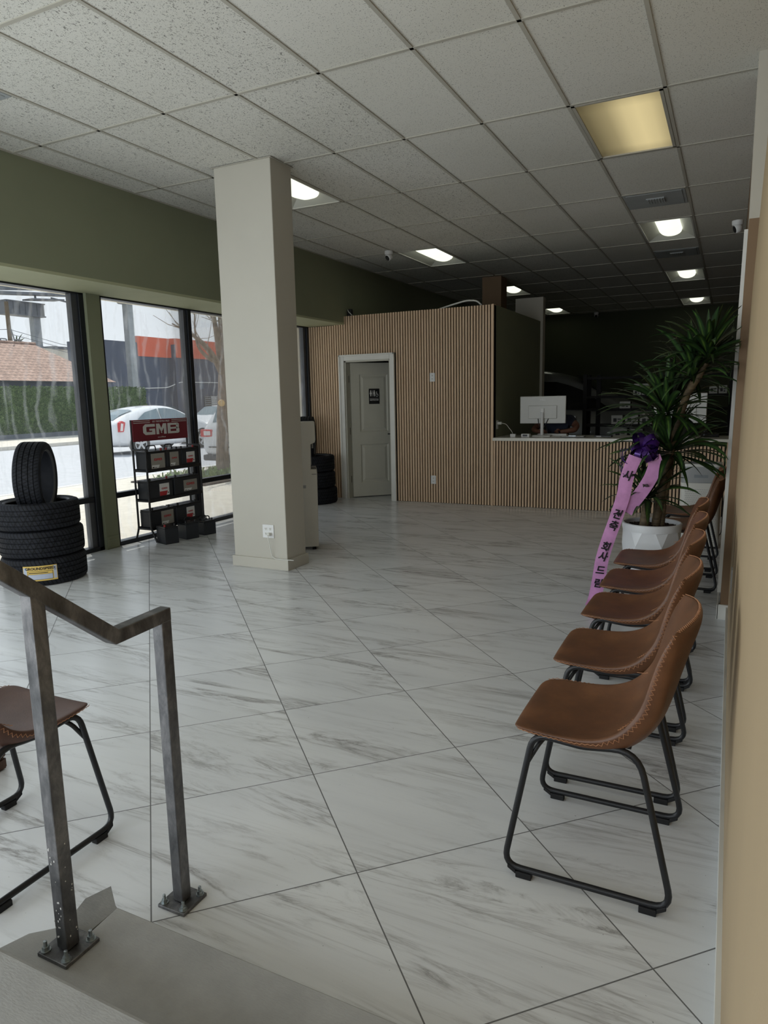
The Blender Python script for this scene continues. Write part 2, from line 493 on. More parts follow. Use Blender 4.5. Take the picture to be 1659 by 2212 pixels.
for x in [-.483+.6096*c for c in range(-7, 2)]: g.box(x-.012, x+.012, -2.6, YE, CEIL-.002, CEIL+.006)
for rj in range(-5, 12):
    y = 3.8976+1.2321*rj
    if y < YE: g.box(XS, .32, y-.012, y+.012, CEIL-.002, CEIL+.005)
g.box(XS, XS+.02, -2.6, YE, CEIL-.004, CEIL+.004)
g.obj('grid_bars', M['tbar'], ceil)
g = G().box(-5.95, .45, -2.7, YE+.1, CEIL+.3, CEIL+.4)
struct(g.obj('ceiling_slab', M['white']))

# left wall : soffit over the windows + piers
wl = struct(G().box(-5.80, XS, -2.6, YE, 2.56, CEIL+.3).obj('wall_left', M['green']))
G().box(-5.72, XS, -2.6, YB, 2.535, 2.56).obj('soffit_underside', M['green_lit'], wl)
G().box(-5.80, -5.64, 4.985, 5.150, 0, 2.56).obj('pier', M['green'], wl)
g = G()
for k, zz in enumerate((.135, .105, .075)):
    q = .0785-.022*k
    g.box(-5.64, -5.632+.004*k, 5.0675-q, 5.0675+q, .01+.02*k, zz)
    
g.obj('plinth_block', M['green'], wl, bevel=.004)
G().box(-5.80, -5.64, -2.6, -.6, 0, 2.56).obj('pier', M['green'], wl)
G().box(-5.80, -5.64, YB+.12, YE, 0, 2.56).obj('solid_wall', M['green'], wl)

def window(name, y0, y1, mulls, label_kind=None):
    w = bpy.data.objects.new(name, None); COL.objects.link(w); w.location = (XW, (y0+y1)/2, 0); struct(w)
    c = (y0+y1)/2
    g = G()
    a, b = y0-c, y1-c
    g.box(-.06, .045, a, b, 2.520, 2.575); g.box(-.06, .045, a, b, -.001, .042)
    g.box(-.05, .03, a, b, .500, .556)
    g.box(-.06, .045, a, a+.05, 0, 2.55); g.box(-.06, .045, b-.06, b, 0, 2.55)
    for m in mulls:
        g.box(-.055, .045, m-c-.03, m-c+.03, 0, 2.55)
    g.obj('frame', M['dark'], w, bevel=.004)
    g = G()
    for m in mulls: g.box(-.05, .02, m-c-.072, m-c-.03, .04, 2.52)
    g.box(-.05, .02, b-.125, b-.06, .04, 2.52)
    g.obj('frame_stop', M['darkgrey'], w)
    G().box(-.012, -.006, a+.03, b-.03, .03, 2.53).obj('glass_pane', M['glass'], w)
    return w
window('window_1', -.6, 4.985, [1.2, 3.05])
window('window_2', 5.150, YB, [6.47, 7.85])
# unseen overhang added and sized to limit sun on the floor, outside pier
struct(G().box(-6.60, -5.80, -3, YE, 2.66, 2.86).obj('sun_overhang', M['stucco']))
struct(G().box(-6.20, -5.82, 9.06, 10.4, -.15, 2.66).obj('wall_outside_pier', M['stucco']))

# right wall (leans away a little towards the top), pilaster
def rw(i, j):
    z = (CEIL+.3)*j/14; return (XR+.0068*z*z, -2.6+i*(4.93+2.6), z)
g = G().grid(rw, 2, 15)
def rw2(i, j):
    z = (CEIL+.3)*j/14; return (XR+.0068*z*z+.12, 4.93-i*(4.93+2.6), z)
g.grid(rw2, 2, 15)
wr = struct(g.obj('wall_right', M['tan'], smooth=60))
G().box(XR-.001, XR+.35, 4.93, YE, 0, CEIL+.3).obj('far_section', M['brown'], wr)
def lean(g):
    for v in g.v: v.x += .036*min(1, v.z/2.484)
    return g
lean(G().box(.004, .30, 4.90, 5.28, 0, 2.484)).obj('pilaster', M['brown'], wr)
lean(G().box(.004, .30, 4.90, 5.28, 2.484, CEIL+.1)).obj('pilaster_top', M['cream'], wr)
lean(G().box(-.018, .004, 5.20, 5.29, 0.098, 2.484)).obj('far_wall_sliver', M['white'], wr)  # pale strip added for the lit sliver of far wall seen edge-on
bb = struct(G().box(XR-.012, XR+.012, -2.6, 4.90, 0, .085).obj('baseboard_right', M['white']))
G().box(-.010, XR+.01, 4.886, 4.90, 0, .098).obj('pilaster_base', M['white'], bb)
G().box(-.014, -.006, 4.886, 5.28, 0, .098).obj('pilaster_base', M['white'], bb)
G().box(XR-.012, XR+.01, 5.28, 9.0, 0, .085).obj('far_base', M['white'], bb)
# far wall
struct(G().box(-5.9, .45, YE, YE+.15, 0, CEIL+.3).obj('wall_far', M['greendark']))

# slat wall -> restroom box
DX0, DX1, DZ = -5.085, -4.345, 2.02
wb = bpy.data.objects.new('wall_back', None); COL.objects.link(wb); wb.location = (-4.2, YB, 0); struct(wb)
ox = 4.2
g = G()
def slab(gg, x0, x1, z0, z1, y0=.014, y1=.10): gg.box(x0+ox, x1+ox, y0, y1, z0, z1)
slab(g, -5.68, DX0, 0, 2.53); slab(g, DX1, -2.835, 0, 2.645); slab(g, DX0, DX1, DZ, 2.53); slab(g, XS-.17, -2.835, 2.53, 2.645)
g.obj('backing', M['blackmatt'], wb)
g = G()
pitch = .0395; x = -5.675; n = 0
while x < -2.835-.02:
    x1 = x+.0240
    zt = 2.53 if x1 < XS-.165 else 2.65
    zb = 0.004
    if x1 > DX0-.09 and x < DX1+.07: zb = DZ+.085
    g.box(x+ox, x1+ox, -.008, .016, zb, zt); x += pitch
g.obj('slat_cladding', M['slat'], wb)
G().box(-2.858+ox, -2.835+ox, -.009, .10, 0, 2.655).obj('corner_slat', M['slat'], wb)
# rest of the box
g = G()
g.box(-2.93+ox, -2.835+ox, .10, 2.50, 0, 2.65)
g.obj('return_wall', M['green'], wb)
g = G(); g.box(-5.7+ox, -2.94+ox, 2.45, 2.52, 0, 2.6); g.box(-5.7+ox, -2.94+ox, .11, 2.45, 2.58, 2.63); g.box(-3.0+ox, -2.935+ox, .11, 2.45, 0, 2.58)  # lining walls, plus a roof added to keep the box interior dark
g.obj('lining_shade_roof', M['greendark'], wb)
struct(G().box(-3.25, -2.795, 11.55, 11.70, 0, 3.03).obj('wall_partition', M['cream']))
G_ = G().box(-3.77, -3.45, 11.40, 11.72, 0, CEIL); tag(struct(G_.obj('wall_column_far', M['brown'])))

# door
d1 = bpy.data.objects.new('door_1', None); COL.objects.link(d1); d1.location = (DX0, YB+.09, 0); struct(d1)
g = G()
for (a0, a1, z0, z1) in ((-.085, 0, 0, DZ+.085), (DX1-DX0, DX1-DX0+.075, 0, DZ+.085), (0, DX1-DX0, DZ, DZ+.085)):
    g.box(a0, a1, -.122, -.098, z0, z1)
for (a0, a1, z0, z1) in ((-.085, -.06, 0, DZ+.085), (DX1-DX0+.05, DX1-DX0+.075, 0, DZ+.085), (-.085, DX1-DX0+.075, DZ+.06, DZ+.085)):
    g.box(a0, a1, -.134, -.12, z0, z1)
g.obj('casing', M['white'], d1, bevel=.004)
g = G(); w = DX1-DX0
g.box(0, .02, -.098, .03, 0, DZ); g.box(w-.02, w, -.098, .03, 0, DZ); g.box(0, w, -.098, .03, DZ-.02, DZ)
g.obj('jamb', M['doorpaint'], d1)
ANG = math.radians(44)
Md = Matrix.Translation((.022, .02, 0)) @ Matrix.Rotation(ANG, 4, 'Z')
DWID = .70
g = G(); T = .035
stile = .13
def rail(x0, x1, z0, z1, y0=-T, y1=0): g.box(x0, x1, y0, y1, z0, z1, Md)
rail(0, stile, .012, 1.995); rail(DWID-stile, DWID, .012, 1.995)
rail(stile, DWID-stile, .012, .22); rail(stile, DWID-stile, .80, .98); rail(stile, DWID-stile, 1.83, 1.995)
leafo = g.obj('door_leaf', M['doorpaint'], d1)
for z0, z1 in ((.22, .80), (.98, 1.83)):
    gg = G()
    x0, x1 = stile, DWID-stile
    def ring(e, y): return [Md @ Vector(p) for p in ((x0+e, y, z0+e), (x1-e, y, z0+e), (x1-e, y, z1-e), (x0+e, y, z1-e))]
    rs = [ring(0, -T), ring(.018, -T+.012), ring(.03, -T+.012), ring(.06, -T+.003)]
    for r in rs: gg.v += r
    for k in range(3):
        for i in range(4):
            j = (i+1) % 4; gg.f.append([k*4+i, k*4+j, k*4+4+j, k*4+4+i])
    gg.f.append([12, 13, 14, 15])
    gg.obj('door_panel', M['doorpaint'], d1, fix=True)
for z in (.28, 1.0, 1.76):
    G().tube([(.012, -.012, z-.05), (.012, -.012, z+.05)], .011, 10).obj('hinge', M['black'], d1)
g = G()
Mk = Md @ Matrix.Translation((DWID-.06, -T, .94)) @ Matrix.Rotation(PI/2, 4, 'X')
g.lathe([(.0, 0), (.03, 0), (.03, .006), (.012, .008), (.012, .035), (.0, .036)], 16, Mk)
g.bar(Mk @ Vector((0, 0, .032)), Mk @ Vector((-.09, 0, .032)), .014, .014)
g.obj('door_handle', M['black'], d1, smooth=40)

# restroom sign on the door leaf
Ms = Matrix.Translation(Vector(d1.location)) @ Md
sg = thing('restroom_sign', 'small black restroom sign with white figures on the grey door', 'sign')
o0 = Ms @ Vector((.355, -T-.001, 1.505)); rt = (Ms.to_3x3() @ Vector((1, 0, 0)))
F = frame(o0, rt, (0, 0, 1)); sg.location = o0; sg.matrix_world = Matrix.Translation(o0)
F = frame((0, 0, 0), rt, (0, 0, 1))
plate('plaque', M['signblack'], sg, F, .165, .225, .003, .002)
def P2(a, b, dep=.0032): return F @ Vector((a, b, dep))
g = G()
def disc(cx, cy, r, n=14): g.prism([(cx+r*math.cos(2*PI*k/n), cy+r*math.sin(2*PI*k/n)) for k in range(n)], P2, .0032, .0040)
def poly(p): g.prism(p, P2, .0032, .0040)
disc(-.052, .078, .010); poly([(-.062, .066), (-.042, .066), (-.034, .032), (-.044, .032), (-.044, .0), (-.060, .0), (-.060, .032), (-.070, .032)])
poly([(-.026, .085), (-.022, .085), (-.022, 0), (-.026, 0)])
disc(0.002, .078, .010); poly([(-.012, .066), (.016, .066), (.016, .03), (.010, .03), (.010, 0), (-.006, 0), (-.006, .03), (-.012, .03)])
disc(.040, .062, .007); poly([(.036, .054), (.043, .054), (.045, .036), (.058, .036), (.066, .012), (.060, .010), (.053, .028), (.036, .028)])
for k in range(10):
    a0 = math.radians(150+k*21); a1 = math.radians(150+(k+1)*21)
    poly([(.043+.017*math.cos(a), .018+.019*math.sin(a)) for a in (a0, a1)]+[(.043+.022*math.cos(a), .018+.024*math.sin(a)) for a in (a1, a0)])
poly([(-.07, -.030), (.07, -.030), (.07, -.034), (-.07, -.034)])
g.obj('pictograms', M['whitelab'], sg, fix=True)
text('lettering', 'RESTROOM', .026, M['whitelab'], sg, F @ Matrix.Translation((0, -.055, .0036)), bold=.0006)
g = G()
for k in range(9): disc(-.03+k*.0075, -.088+(k % 2)*.006, .0014, 6)
g.obj('braille_dots', M['darkgrey'], sg)

# ------------------------------------------------------------------ white column
cl = thing('square_column', 'cream painted square column standing in front of the windows', 'column', (-3.69, 5.09, 0)); struct(cl)
G().box(-.285, .285, -.15, .15, 0, CEIL).obj('shaft', M['cream'], cl, bevel=.006)
g = G().box(-.302, .302, -.167, .167, 0, .095); g.obj('column_base', M['cream'], cl, bevel=.003)
G().box(-.30, .30, -.165, .165, CEIL-.006, CEIL-.001).obj('ceiling_trim', M['tbar'], cl)

def outlet(name, label, org, right, up=(0, 0, 1), w=.075, h=.118, gangs=1, group=None):
    t = thing(name, label, 'outlet', org, 0, group); F = frame((0, 0, 0), right, up)
    plate('cover_plate', M['whitelab'], t, F, w, h, .006, .002)
    for k in range(gangs):
        cx = (k-(gangs-1)/2)*.046
        for cy in (.022, -.022):
            sf = G().box(cx-.016, cx+.016, cy-.014, cy+.014, .006, .0075, F).obj('socket_face', M['white'], t, bevel=.001)
            g = G()
            for sx in (-.007, .005): g.box(cx+sx, cx+sx+.003, cy-.002, cy+.008, .0075, .0082, F)
            g.box(cx-.002, cx+.003, cy-.010, cy-.005, .0075, .0082, F)
            g.obj('slots', M['signblack'], sf)
    return t
oc = outlet('quad_outlet', 'four-socket cream outlet low on the front of the square column', (-3.591, 4.939, .339), (1, 0, 0), w=.118, h=.118, gangs=2)
outlet('wall_outlet', 'white outlet at head height on the slatted wall, right of the door', (-3.703, YB-.0085, 1.744), (1, 0, 0))
outlet('wall_outlet', 'white outlet low on the slatted wall, right of the door', (-3.700, YB-.0085, .327), (1, 0, 0))
pc = thing('power_cord', 'white cord plugged into the outlet on the square column', 'cord', (-3.568, 4.925, .317))
G().box(-.013, .013, -.03, .006, -.013, .013).obj('plug', M['cableW'], pc, bevel=.004)
pts = [(0, -.03, 0), (.012, -.045, -.03), (.018, -.03, -.09), (.012, -.012, -.15), (.016, -.006, -.2), (.05, -.004, -.218), (.13, -.004, -.218), (.20, -.004, -.216), (.243, -.004, -.216)]
G().tube(fillet(pts, .03, 4), .0035, 8).obj('cable', M['cableW'], pc, smooth=180)

# thin plate on right wall
sw = thing('cover_plate', 'white blank cover plate on the tan right wall', 'cover plate', (XR-.001+.0006, 2.9, 0))
y_ = 3.95
sw.location = (XR+.0016, y_, .5); G().box(-.006, .004, -.04, .04, -.062, .062).obj('plate_face', M['whitelab'], sw, bevel=.002)

# ------------------------------------------------------------------ ceiling things
def troffer(ci, rj, label):
    x0, x1, y0, y1 = cell(ci, rj); t = thing('ceiling_light', label, 'ceiling light', ((x0+x1)/2, (y0+y1)/2, CEIL), 0, 'recessed ceiling lights with a round central lens')
    hw, hl = .29, .60
    g = G()
    for a in (-1, 1):
        g.box(min(a*hw, a*(hw-.018)), max(a*hw, a*(hw-.018)), -hl, hl, -.003, .012); g.box(-hw, hw, min(a*hl, a*(hl-.018)), max(a*hl, a*(hl-.018)), -.003, .012)
    g.obj('frame', M['white'], t)
    g = G()
    q = [(-hw+.018, -hl+.018), (hw-.018, -hl+.018), (hw-.018, hl-.018), (-hw+.018, hl-.018)]
    r = [(-.13, -hl+.13), (.13, -hl+.13), (.13, hl-.13), (-.13, hl-.13)]
    g.v += [Vector((a, b, .003)) for a, b in q]+[Vector((a, b, .085)) for a, b in r]
    for i in range(4):
        j = (i+1) % 4; g.f.append([i, j, 4+j, 4+i])
    g.f.append([4, 5, 6, 7])
    g.obj('reflector', M['reflector'], t, fix=False)
    g = G()
    def lens(i, j):
        yy = -hl+.05+(2*hl-.1)*i/10; k = min(1, 5.0*min(i, 10-i)/10+.35); a = PI*j/10
        return (.135*math.cos(a)*k**.5, yy, .084-.076*math.sin(a)*k)
    g.grid(lens, 11, 11); g.obj('lens', M['ledlens'], t, smooth=180)
    g = G().box(-hw, hw, -hl, hl, .095, .10); g.obj('housing', M['white'], t)
    return t
troffer(-6, 1, 'lit ceiling light half hidden behind the square column')
troffer(-6, 4, 'lit ceiling light beside the dome camera above the restroom door')
troffer(-1, 4, 'lit ceiling light nearest in the right-hand row, between two air vents')
troffer(-1, 7, 'lit ceiling light second in the right-hand row, behind the far air vent')
troffer(-1, 10, 'lit ceiling light farthest in the right-hand row, above the plant top')
troffer(-6, 7, 'lit ceiling light just right of the brown column top')
troffer(-6, 10, 'lit ceiling light right of the pale partition end')
troffer(-6, -2, 'ceiling light over the entrance near the windows')
troffer(-1, -2, 'ceiling light over the entrance near the right wall')
x0, x1, y0, y1 = cell(-1, 1)
t = thing('amber_ceiling_light', 'amber glowing flat ceiling light panel near the right wall', 'ceiling light', ((x0+x1)/2, (y0+y1)/2, CEIL))
g = G(); hw, hl = .29, .60
for a in (-1, 1):
    g.box(min(a*hw, a*(hw-.022)), max(a*hw, a*(hw-.022)), -hl, hl, -.004, .014); g.box(-hw, hw, min(a*hl, a*(hl-.022)), max(a*hl, a*(hl-.022)), -.004, .014)
g.obj('frame', M['tbar'], t)
G().box(-hw+.02, hw-.02, -hl+.02, hl-.02, .006, .010).obj('lens', M['amber'], t)
G().box(-hw, hw, -hl, hl, .09, .10).obj('housing', M['white'], t)

M['ventgrey'] = plain('grey vent enamel', (158, 162, 162), .6, var=.06)
def vent(x, y, sy, label):
    t = thing('ceiling_vent', label, 'vent', (x, y, CEIL), 0, 'ceiling air vents'); hx, hy = .285, sy
    g = G()
    for k, (a, z) in enumerate(((1, -.002), (.90, -.006))):
        g.box(-hx*a, hx*a, -hy*a, hy*a, z, z+.010)
    g.obj('frame', M['ventgrey'], t, bevel=.003)
    g = G()
    g.box(-hx*.3, hx*.3, -hy*.32, hy*.32, -.016, -.004)
    for k in range(6): g.box(-hx*.26+k*hx*.09, -hx*.26+k*hx*.09+.012, -hy*.28, hy*.28, -.020, -.014)
    g.obj('diffuser_core', M['ventgrey'], t)
vent(-.788, 7.90, .29, 'grey air vent between the amber panel and the nearest round-lens light')
vent(-.788, 10.98, .29, 'dim air vent farther along the right-hand row of lights')
vent(-4.447, 2.96, .28, 'grey air vent at the left edge above the windows')

def dome(label, loc, rz, tilt=35, base_r=.055):
    t = thing('security_camera', label, 'security camera', loc, rz)
    G().lathe([(0, 0), (base_r, 0), (base_r, -.03), (.05, -.045), (0, -.047)], 24).obj('mount', M['whitelab'], t, smooth=40)
    Mm = Matrix.Translation((0, 0, -.075)) @ Matrix.Rotation(math.radians(90+tilt), 4, 'X')
    prof = [(0, -.048)]+[(.048*math.sin(a), -.048*math.cos(a)) for a in [PI*k/10 for k in range(1, 8)]]+[(.034, .030)]
    G().lathe(prof, 24, Mm).obj('eyeball', M['whitelab'], t, smooth=50)
    G().lathe([(0, .032), (.036, .030), (.036, .018), (.030, .012)], 24, Mm).obj('lens_face', M['signblack'], t, smooth=40)
    return t
dome('white ball security camera on the ceiling above the restroom door', (-4.17, 8.70, CEIL), math.radians(-28))
dome('white security camera on the far dark wall near the ceiling', (-3.0, YE-.12, CEIL), math.radians(0))
t = dome('white security camera high on the brown pilaster at right', (-.035, 8.4, 3.20), math.radians(-70), 20)

# ------------------------------------------------------------------ loose cables on top of the slat wall
def cable(name, label, pts, r, mat):
    o = G().tube(fillet(pts, .12, 5), r, 8).obj(name, mat, None, smooth=180); tag(o, label, 'cable'); return o
cable('white_cable', 'white cable arching over the top of the slatted wall near its right end', [(-3.62, 9.12, 2.655), (-3.4, 9.1, 2.70), (-3.22, 9.1, 2.735), (-3.08, 9.1, 2.72), (-3.02, 9.12, 2.655)], .011, M['cableW'])
jb = thing('junction_box', 'small black box with a cable end on top of the slatted wall at left', 'box', (-5.03, 9.16, 2.648))
G().box(-.03, .03, -.03, .03, 0, .11).obj('case', M['signblack'], jb, bevel=.004)
G().tube([(-.02, -.034, .10), (.0, -.05, .07), (.06, -.05, .015)], .006, 8).obj('cable_end', M['cableW'], jb, smooth=180)

# ------------------------------------------------------------------ reception counter
rc = thing('reception_counter', 'oak slatted reception counter with a white quartz top', 'counter', (-1.4, YB, 0))
g = G().box(-2.832+1.4, .05+1.4-.004, .016, .60, 0.0, .88); g.obj('counter_body', M['blackmatt'], rc)
g = G(); x = -2.828
while x < .04: g.box(x+1.4, x+.0240+1.4, -.008, .018, 0.004, .88); x += .0395
g.obj('slat_front', M['slat'], rc)
G().box(-2.83+1.4, .046+1.4, -.055, .70, .882, .922).obj('countertop', M['quartz'], rc, bevel=.003)
CT = .922
def monitor(x, y, label, rz, logo=True):
    t = thing('computer_monitor', label, 'monitor', (x, y, CT), rz, 'monitors on the counter')
    G().box(-.305, .305, .0, .03, .17, .535).obj('back_shell', M['monitor'], t, bevel=.008)
    G().box(-.30, .30, .028, .034, .175, .53).obj('screen', M['signblack'], t)
    g = G().box(-.19, .19, -.014, .002, .235, .41); g.obj('back_hump', M['monitor'], t, bevel=.006)
    g = G().tube([(0, -.03, .015), (0, -.03, .32)], .022, 14).box(-.02, .02, -.03, -.01, .27, .37); g.obj('stand_arm', M['whitelab'], t, smooth=40)
    G().box(-.12, .12, -.11, .08, 0, .014).obj('stand_foot', M['monitor'], t, bevel=.004)
    if logo:
        text('logo_lettering', 'DELL', .032, M['whitelab'], t, frame((0, -.001, .485), (1, 0, 0), (0, 0, 1)), bold=.001)
    g = G(); g.tube([(-.06, -.004, .24), (-.05, -.02, .17), (-.02, -.035, .1)], .005, 6); g.tube([(.08, -.004, .24), (.05, -.02, .17), (.02, -.035, .1)], .005, 6)
    g.obj('cables', M['black'], t, smooth=180)
    return t
monitor(-2.272, 9.45, 'silver monitor seen from behind at the left end of the counter', math.radians(4))
monitor(-.565, 9.45, 'silver monitor seen from behind, mostly hidden by the plant', math.radians(-2), False)
def small(name, label, cat, loc, rz, parts):
    t = thing(name, label, cat, loc, rz)
    for pn, mt, bx, bv in parts: G().box(*bx).obj(pn, M[mt], t, bevel=bv)
    return t
small('keyboard', 'white keyboard lying behind the left monitor stand', 'keyboard', (-2.17, 9.60, CT), .05, [('key_tray', 'whitelab', (-.2, .2, -.06, .06, 0, .018), .004), ('keys', 'monitor', (-.19, .19, -.05, .05, .018, .026), .002)])
small('usb_hub', 'small white adapter box beside the wall outlet on the counter', 'adapter', (-2.62, 9.25, CT), .1, [('case', 'whitelab', (-.035, .035, -.03, .03, 0, .04), .004), ('label', 'silver', (-.025, .025, -.031, -.03, .01, .03), 0)])
t = small('pinpad', 'small white box with a black mark, left of the monitor stand', 'box', (-2.45, 9.27, CT), 0, [('case', 'whitelab', (-.055, .055, -.04, .04, 0, .04), .004), ('black_mark', 'signblack', (-.035, .03, -.0412, -.04, .008, .032), 0)])
small('clipboard', 'clipboard with white sheet and metal clip on the counter', 'clipboard', (-1.83, 9.30, CT), .08, [('board', 'black', (-.15, .15, -.11, .11, 0, .006), .002), ('paper', 'whitelab', (-.14, .14, -.10, .10, .006, .010), 0), ('clip', 'zinc', (-.05, .05, -.11, -.07, .010, .028), .006)])
small('card_reader', 'black flat card reader lying on the counter beside the clipboard', 'card reader', (-1.45, 9.32, CT), -.05, [('case', 'signblack', (-.11, .11, -.05, .05, 0, .024), .006), ('label', 'whitelab', (-.08, -.02, -.0512, -.05, .006, .016), 0)])
small('desk_phone', 'black desk phone with handset at the right end of the counter', 'phone', (-.21, 9.45, CT), .2, [('base', 'signblack', (-.09, .09, -.09, .09, 0, .05), .01), ('handset', 'black', (-.09, -.045, -.09, .09, .05, .085), .01)])
wo = outlet('return_wall_outlet', 'white outlet on the green side wall above the counter', (-2.834, 9.22, 1.085), (0, 1, 0))
ch = thing('phone_charger', 'white charger and cable hanging from the outlet above the counter', 'charger', (-2.826, 9.22, 1.107))
G().box(0, .055, -.018, .018, -.018, .018).obj('charger_plug', M['cableW'], ch, bevel=.004)
G().tube(fillet([(.055, 0, 0), (.12, -.01, -.01), (.16, -.02, -.06), (.20, -.01, -.11), (.205, .01, -.142)], .05, 4), .004, 8).obj('charger_cable', M['cableW'], ch, smooth=180)

# ------------------------------------------------------------------ chairs
STN = [(-.243, .453, -.236, .462, .168), (-.230, .465, -.221, .474, .200), (-.190, .466, -.186, .479, .216), (-.120, .459, -.116, .478, .222),
       (-.040, .455, -.040, .480, .226), (.028, .460, .020, .491, .228), (.083, .480, .070, .518, .228), (.122, .520, .104, .556, .226),
       (.147, .572, .134, .602, .223), (.170, .640, .150, .668, .222), (.196, .712, .166, .735, .223), (.222, .772, .184, .784, .222),
       (.244, .812, .197, .806, .220), (.258, .838, .207, .822, .215), (.264, .849, .213, .831, .206)]
THC = [.010, .020, .032, .042, .048, .052, .056, .060, .060, .056, .050, .042, .034, .024, .014]
THE = [.010, .014, .018, .024, .032, .044, .056, .058, .056, .052, .046, .038, .030, .022, .014]
def make_chair(name, label, leather):
    t = thing(name, label, 'chair', group='brown leather chairs')
    NS = len(STN); NT_ = 13
    nrm = []
    for i in range(NS):
        a = STN[max(0, i-1)]; b = STN[min(NS-1, i+1)]
        d = Vector((b[0]-a[0], 0, b[1]-a[1])).normalized(); nrm.append(Vector((d.z, 0, -d.x)))
    def inner(i, j):
        xc, zc, xe, ze, w = STN[i]; s = -1+2*j/(NT_-1)
        s = math.copysign(abs(s)**.85, s)
        k = abs(s)**(2.6 if i < 9 else 2.1)
        return Vector((xc+(xe-xc)*k, w*s, zc+(ze-zc)*k))
    def outer(i, j):
        s = -1+2*j/(NT_-1); p = inner(i, j)
        th = THC[i]+(THE[i]-THC[i])*abs(s)**2
        q = p+nrm[i]*th
        q.y *= 1-.05*abs(s)
        return q
    g = G()
    g.grid(inner, NS, NT_)
    b = len(g.v); g.grid(outer, NS, NT_)
    # flip outer
    nf = (NS-1)*(NT_-1)
    g.f = [f[::-1] for f in g.f[:nf]]+g.f[nf:]
    A = lambda i, j: i*NT_+j
    B = lambda i, j: b+i*NT_+j
    loop = [(0, j) for j in range(NT_)]+[(i, NT_-1) for i in range(1, NS)]+[(NS-1, j) for j in range(NT_-2, -1, -1)]+[(i, 0) for i in range(NS-2, 0, -1)]
    for k in range(len(loop)):
        p, q = loop[k], loop[(k+1) % len(loop)]
        g.f.append([A(*p), A(*q), B(*q), B(*p)])
    g.obj('bucket_seat', leather, t, smooth=180, sub=2, fix=True)
    # zigzag stitching along both rims
    def rimpt(s_, side, off):
        i = min(NS-2, int(s_)); f = s_-i
        j = NT_-1 if side > 0 else 0
        p = inner(i, j).lerp(inner(i+1, j), f); n = nrm[i].lerp(nrm[i+1], f)
        th = THE[i]+(THE[i+1]-THE[i])*f
        return p+n*(.35*th+off)+Vector((0, side*.0012*(1-.02), 0))
    for side in (-1, 1):
        pts = []
        # arc-length walk
        s_ = 1.2; k = 0
        while s_ < 13.9:
            amp = .0016 if s_ < 5.2 else .0052
            pts.append(rimpt(s_, side, amp if k % 2 else -amp)); k += 1
            i = int(s_); L = (inner(i+1, 0)-inner(i, 0)).length
            s_ += .0075/max(L, .02)
        G().tube(pts, .0012, 4).obj('stitching', M['stitch'], t)
    pts = []
    for k in range(81):
        jj = .35+(NT_-1.7)*k/80; j0 = int(jj); ff = jj-j0
        p = inner(NS-1, j0).lerp(inner(NS-1, min(NT_-1, j0+1)), ff)
        pts.append(p+nrm[-1]*(.006+(.004 if k % 2 else -.004))+Vector((0, 0, .0015)))
    G().tube(pts, .0012, 4).obj('stitching', M['stitch'], t)
    # side seams between seat and back, running in from the rims
    g = G()
    for side in (-1, 1):
        pts = []
        for k in range(14):
            f = k/13; jj = (NT_-1)*(.5+side*(.5-.11*f)); s_ = 6.4+.9*f
            i = int(s_); p = inner(i, int(round(jj)))
            j0 = int(jj); j1 = min(NT_-1, j0+1); ff = jj-j0
            a_ = inner(i, j0).lerp(inner(i, j1), ff); b_ = inner(i+1, j0).lerp(inner(i+1, j1), ff)
            p = a_.lerp(b_, s_-i)-nrm[i]*.0015
            p += Vector((.003 if k % 2 else -.003, 0, 0)); pts.append(p)
        g.tube(pts, .0011, 4)
    g.obj('seat_seam', M['stitch'], t)
    for side in (-1, 1):
        yb, yt = side*.236, side*.205
        raw = [(-.245, yb, .026), (.245, yb, .026), (.135, yt, .472), (-.02, yt, .452), (-.165, yt, .464)]
        pts = fillet(raw, [.055, .06, .075, .02, .05], 6, True)
        lg = G().tube(pts, .0098, 12, True).obj('sled_leg', M['black'], t, smooth=180)
        for xx, d in ((-.178, -1), (.178, 1)):
            g = G(); a_, b_ = sorted((xx-d*.022, xx+d*.026))
            g.box(a_, b_, yb-.013, yb+.013, 0, .02)
            e0, e1 = sorted((xx+d*.026, xx+d*.052))
            bb_ = len(g.v); g.box(e0, e1, yb-.012, yb+.012, .010, .024)
            for v in g.v[bb_:]:
                if (v.x-xx)*d > .04: v.z += .016
            g.obj('foot_pad', M['rubber'], lg, bevel=.002)
    # front brace and rear brace
    ft = Vector((-.204, 0, .365)) ; y0 = .228
    raw = [(-.183, -.2105, .365), (-.150, -.185, .428), (-.130, -.15, .446), (-.130, .15, .446), (-.150, .185, .428), (-.183, .2105, .365)]
    G().tube(fillet(raw, .03, 4), .0075, 10).obj('front_brace', M['black'], t, smooth=180)
    G().tube([(.09, -.206, .470), (.09, .206, .470)], .0085, 10).obj('rear_brace', M['black'], t, smooth=180)
    g = G(); g.box(-.13, .11, -.15, .15, .444, .450); g.obj('mounting_plate', M['black'], t)
    return t
c1 = make_chair('leather_chair', 'brown leather chair nearest the camera in the row along the right wall', M['leather'])
c1.location = (-.318, 2.160, 0)
def chair_at(x, y, rz, label):
    return dup(c1, (x, y, 0), rz, label)
chair_at(-.335, 2.754, .01, 'brown leather chair second from the camera in the right wall row')
chair_at(-.342, 3.359, -.01, 'brown leather chair third from the camera in the right wall row')
chair_at(-.346, 3.893, 0, 'brown leather chair fourth from the camera, just before the pilaster')
chair_at(-.356, 4.453, .01, 'brown leather chair directly in front of the potted plant')
chair_at(-.265, 5.76, 0, 'brown leather chair just behind the white plant pot')
chair_at(-.275, 6.44, -.02, 'brown leather chair farthest away, in front of the air purifier')
c2 = make_chair('leather_chair', 'reddish brown leather chair behind the steel handrail at left', M['leather2'])
